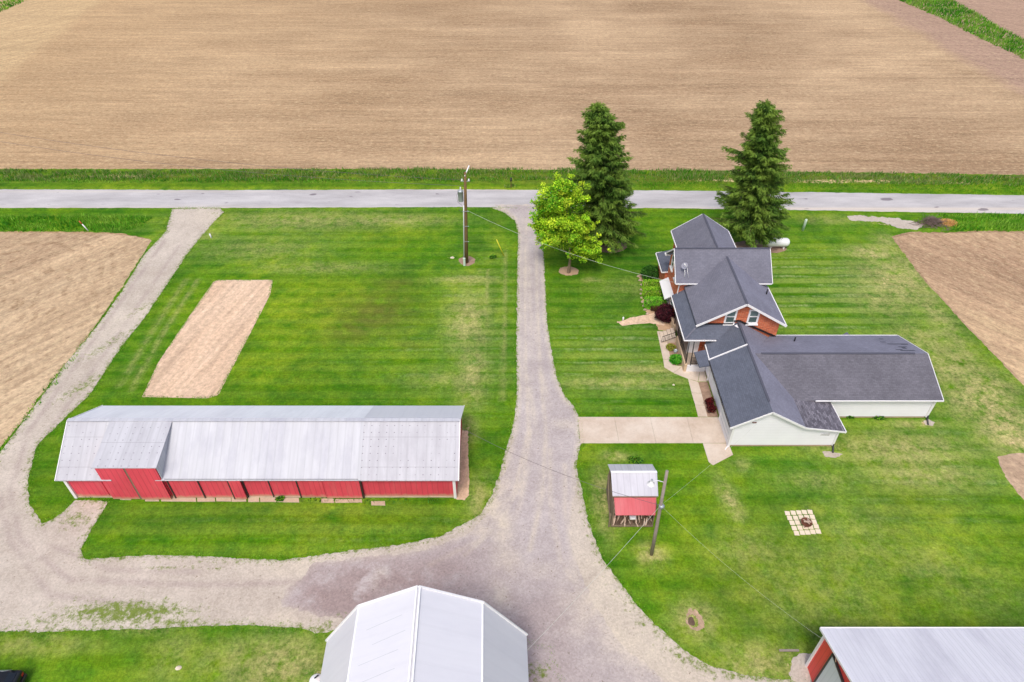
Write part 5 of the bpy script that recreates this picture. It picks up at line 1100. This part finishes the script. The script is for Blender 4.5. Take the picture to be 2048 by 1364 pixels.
# propane tank
x, y, _ = at(1552, 496); T = empty('propane_tank', (x, y, 0), 'white horizontal propane tank under the right hand spruce', 'tank')
b = MB(); r = .52; prof = [(x - 1.42, .01), (x - 1.4, .2), (x - 1.3, .38), (x - 1.12, .5), (x - 1.0, .52), (x + 1.0, .52), (x + 1.12, .5), (x + 1.3, .38), (x + 1.4, .2), (x + 1.42, .01)]
b.tube([(a, y, .82) for a, _ in prof], [q for _, q in prof], 20); P(b, 'shell', 'white_metal', T)
b = MB(); b.lathe((x + .0, y, 1.3), [(.2, 0), (.2, .18), (.12, .26), (0, .28)], 12); P(b, 'valve_dome', 'galv', T)
for dx in (-.8, .8):
    b = MB(); b.box((x + dx - .07, y - .32, 0), (x + dx + .07, y + .32, .36)); P(b, 'foot', 'white_metal', T)

# brush pile, straw heap, stones
rr = random.Random(9); x, y, _ = at(1862, 448); b = MB()
for k in range(240):
    a = rr.uniform(0, 6.28); r_ = abs(rr.gauss(0, .8)); c0 = Vector((x + math.cos(a) * r_ * 1.35, y + math.sin(a) * r_ * .9, rr.uniform(.05, max(.1, 1.0 - r_ * .6)))); d = Vector((rr.uniform(-1, 1), rr.uniform(-1, 1), rr.uniform(-.3, .4))).normalized() * rr.uniform(.3, .9)
    b.tube([c0 - d, c0 + d], [.03, .012], 4, cap=False)
tag(b.build('brush_pile', M['brush']), 'heap of dead grey branches at the ditch end by the road', 'brush pile')
x, y, _ = at(1896, 446); rng = np.random.default_rng(8); v = rng.normal(size=(1800, 3)); v /= np.linalg.norm(v, axis=1)[:, None]; v[:, 2] = np.abs(v[:, 2]); V, F = leaves(rng, np.array((x, y, 0)) + v * np.array((1.25, .9, .35)) * rng.uniform(.8, 1, (1800, 1)), .12, .25, .6)
tag(fast_mesh('straw_heap', V, F, M['straw']), 'low golden straw heap beside the dead branches', 'straw')
def stone(x, y, r, seed, m='stone', z=0):
    q = random.Random(seed); b = MB(); n = 7; rings = [(.0, -.2), (.8, -.1), (1, .25), (.7, .6), (0, .75)]; V = []; F = []
    for rr_, zz in rings:
        for k in range(n): a = k * 6.283 / n; j = q.uniform(.75, 1.2); V.append((x + rr_ * r * j * math.cos(a), y + rr_ * r * .75 * j * math.sin(a), z + zz * r * q.uniform(.85, 1.1)))
    for i in range(4):
        for k in range(n): F.append((i * n + k, i * n + (k + 1) % n, (i + 1) * n + (k + 1) % n, (i + 1) * n + k))
    b.mesh(V, F); return b.build('edging_stone', M[m])
bedline = [(1277, 553), (1280, 561), (1284, 570), (1283, 580), (1283, 588), (1284, 596), (1285, 604), (1288, 612), (1290, 620), (1295, 628), (1302, 556), (1308, 557), (1314, 556), (1320, 555), (1327, 552)]
for i, q in enumerate(bedline):
    x, y, _ = at(*q); o = stone(x, y, .22, i); tag(o, 'fist sized tan edging stone bordering the shrub bed west of the brick house', 'stone', 'edging stones round the shrub bed')
for i, (q, lab, r) in enumerate([((905, 516), 'pale flat stone in the bare patch left of the roadside pole', .26), ((1347, 770), 'pale stone lying on the lawn near the sidewalk', .14), ((357, 1336), 'pale flat stone on the lawn above the car', .2), ((832, 1002), None, 0)]):
    if lab: x, y, _ = at(*q); o = stone(x, y, r, 40 + i, 'plot_stone', -.08 * r); o.name = 'pale_stone'; tag(o, lab, 'stone')

# pavers with a fire pit
c4 = [A([(1590, 1072)])[0], A([(1644, 1068)])[0], A([(1624, 1019)])[0], A([(1567, 1022)])[0]]
c4 = [np.array(q) for q in c4]; rr = random.Random(4); pv = None
for i in range(5):
    for j in range(5):
        f = lambda u, v: (c4[0] * (1 - u) + c4[1] * u) * (1 - v) + (c4[3] * (1 - u) + c4[2] * u) * v
        c = f((i + .5) / 5, (j + .5) / 5)
        if pv is None:
            b = MB(); b.box((-.185, -.19, 0), (.185, .19, .045)); pv = b.build('paver', M['paver'], None, .006); o = pv
        else: o = pv.copy(); C.objects.link(o)
        o.location = (c[0] + rr.uniform(-.015, .015), c[1] + rr.uniform(-.015, .015), .0); o.rotation_euler = (0, 0, rr.uniform(-.05, .05) - .06)
        tag(o, 'square pale concrete paver in the grid around the fire pit', 'paver', 'pavers of the fire pit square')
x, y, _ = at(1612, 1047, .1); T = empty('fire_pit', (x, y, 0), 'rusty round fire bowl standing on the paver square', 'fire pit')
b = MB(); b.lathe((x, y, .05), [(.0, .02), (.22, .03), (.36, .16), (.40, .26), (.43, .26), (.43, .24), (.38, .13), (.24, 0), (0, 0)], 20); P(b, 'bowl', 'rust', T)
for k in range(3):
    a = k * 2.1; b = MB(); b.beam((x + .33 * math.cos(a), y + .33 * math.sin(a), .2), (x + .42 * math.cos(a), y + .42 * math.sin(a), .0), .04, .04); P(b, 'leg', 'rust', T)
for k, (dx, dy, rz_, tl) in enumerate([(-.05, .05, .3, .3), (.08, -.04, -.2, .25), (.16, .05, .1, -.2), (0, -.1, 1.2, .1)]):
    o = log_obj((x + dx, y + dy, .32 + .05 * k), (1.2, tl, rz_), 'log', label='short split log leaning in the rusty fire bowl', grp='logs in the fire bowl', length=.6); o.scale = (.8, .8, .6)

# pot and yard ornament at the porch
x, y, _ = at(1351, 702, .2); b = MB(); b.lathe((x, y, 0), [(0, 0), (.14, 0), (.2, .32), (.17, .32), (.12, .05)], 12); tag(b.build('flower_pot', M['galv']), 'small grey pot standing in the porch flower bed', 'pot')

# black car in the lower left corner, only its rear right corner in view
def car():
    T = empty('parked_car', (-33.2, 18.3, 0), 'black car with a red tail light parked on the grass in the lower left corner', 'car', None, 0)
    L_, Wd = 4.7, 1.85; cx, cy = -33.35, 18.35; ang = R(3)
    def w(l, s, z):                                      # l forward(-x), s to the car's side
        X, Y_ = -l, s; return (cx + X * math.cos(ang) - Y_ * math.sin(ang), cy + X * math.sin(ang) + Y_ * math.cos(ang), z)
    st = [(-2.33, .55, .62, .80, .98), (-2.28, .32, .80, .93, 1.06), (-2.0, .28, .86, .93, 1.10), (-1.2, .28, .90, .93, 1.05), (0, .28, .92, .93, 1.02), (1.2, .28, .90, .92, .98), (1.9, .28, .84, .86, .90), (2.25, .34, .70, .74, .72), (2.35, .5, .55, .6, .6)]
    V = []; F = []; n = 12
    for l, z0, hb, hm, zt in st:
        prof = [(-hb * .9, z0), (-hm, z0 + .1), (-hm, (z0 + zt) / 2 + .05), (-hm * .97, zt - .06), (-hm * .86, zt), (-hm * .4, zt + .02), (hm * .4, zt + .02), (hm * .86, zt), (hm * .97, zt - .06), (hm, (z0 + zt) / 2 + .05), (hm, z0 + .1), (hb * .9, z0)]
        V += [w(l, s, z) for s, z in prof]
    for i in range(len(st) - 1):
        for k in range(n): F.append((i * n + k, i * n + (k + 1) % n, (i + 1) * n + (k + 1) % n, (i + 1) * n + k))
    F += [tuple(range(n)), tuple(range((len(st) - 1) * n, len(st) * n))]
    b = MB(); b.mesh(V, F, True); P(b, 'body', 'black', T)
    V = []; F = []; cab = [(-2.12, 1.08, .84, 1.02, .1), (-1.75, 1.08, .86, 1.44, .66), (-.9, 1.02, .86, 1.52, .68), (.2, 1.0, .86, 1.5, .66), (.55, 1.0, .86, 1.4, .64), (1.25, .96, .84, 1.0, .7)]
    for l, z0, w0, z1, w1 in cab:
        w1 = max(w1, .6); prof = [(-w0, z0), (-w0 * .97, z0 + (z1 - z0) * .4), (-w1 * 1.02, z1 - .04), (-w1 * .85, z1), (w1 * .85, z1), (w1 * 1.02, z1 - .04), (w0 * .97, z0 + (z1 - z0) * .4), (w0, z0)]; V += [w(l, s, z) for s, z in prof]
    for i in range(5):
        for k in range(7): F.append((i * 8 + k, i * 8 + k + 1, (i + 1) * 8 + k + 1, (i + 1) * 8 + k))
    F += [tuple(range(8)), tuple(range(40, 48))]; b = MB(); b.mesh(V, F, True); P(b, 'roof', 'black', T)
    for s in (-1, 1):
        b = MB(); q = [w(-1.78, s * .87, 1.14), w(-1.1, s * .885, 1.12), w(-.95, s * .72, 1.42), w(-1.5, s * .70, 1.40)]; b.slab(q, .02); wn = P(b, 'side_window', 'dark_glass', T)
        b = MB(); b.tube([*q, q[0]], .018, 5); b.build('window_trim', M['galv'], wn)
        b = MB(); q = [w(-.9, s * .885, 1.10), w(.9, s * .88, 1.05), w(.35, s * .73, 1.40), w(-.8, s * .72, 1.44)]; b.slab(q, .02); P(b, 'side_window', 'dark_glass', T)
        b = MB(); b.slab([w(-2.34, s * .62, .84), w(-2.34, s * .80, .84), w(-2.27, s * .93, .86), w(-2.02, s * .95, .94), w(-2.1, s * .90, 1.05), w(-2.3, s * .62, 1.02)], .14); P(b, 'tail_light', 'tail', T)
        for l in (-1.45, 1.4):
            b = MB(); b.tube([w(l, s * .76, .33), w(l, s * .97, .33)], .34, 18, smooth=False); wh = P(b, 'wheel', 'black', T)
            b = MB(); b.tube([w(l, s * .965, .33), w(l, s * .985, .33)], .2, 12, smooth=False); b.build('rim', M['galv'], wh)
    b = MB(); b.slab([w(-2.14, -.66, 1.12), w(-2.14, .66, 1.12), w(-1.82, .6, 1.40), w(-1.82, -.6, 1.40)], .02); P(b, 'rear_window', 'dark_glass', T)
    b = MB(); b.beam(w(-2.37, -.85, .5), w(-2.37, .85, .5), .1, .2); P(b, 'bumper', 'dark', T)
    b = MB(); b.beam(w(-2.22, -.7, 1.09), w(-2.22, .7, 1.09), .12, .03); P(b, 'spoiler', 'black', T)
M['tail'] = plain('red_lens', px('c8203c'), .2, .6, .04)
car()
# white drum at the corner of the gambrel barn
x, y, _ = at(632, 1360, .9); T = empty('white_drum', (x, y, 0), 'white drum with a black cap against the west wall of the gambrel barn', 'drum')
b = MB(); b.lathe((x, y, 0), [(0, 0), (.42, 0), (.45, .1), (.45, .8), (.36, .92), (0, .95)], 18); P(b, 'barrel', 'white_metal', T)
b = MB(); b.tube([(x - .1, y + .1, .93), (x + .12, y + .22, 1.08)], .05, 8); P(b, 'cap', 'black', T)
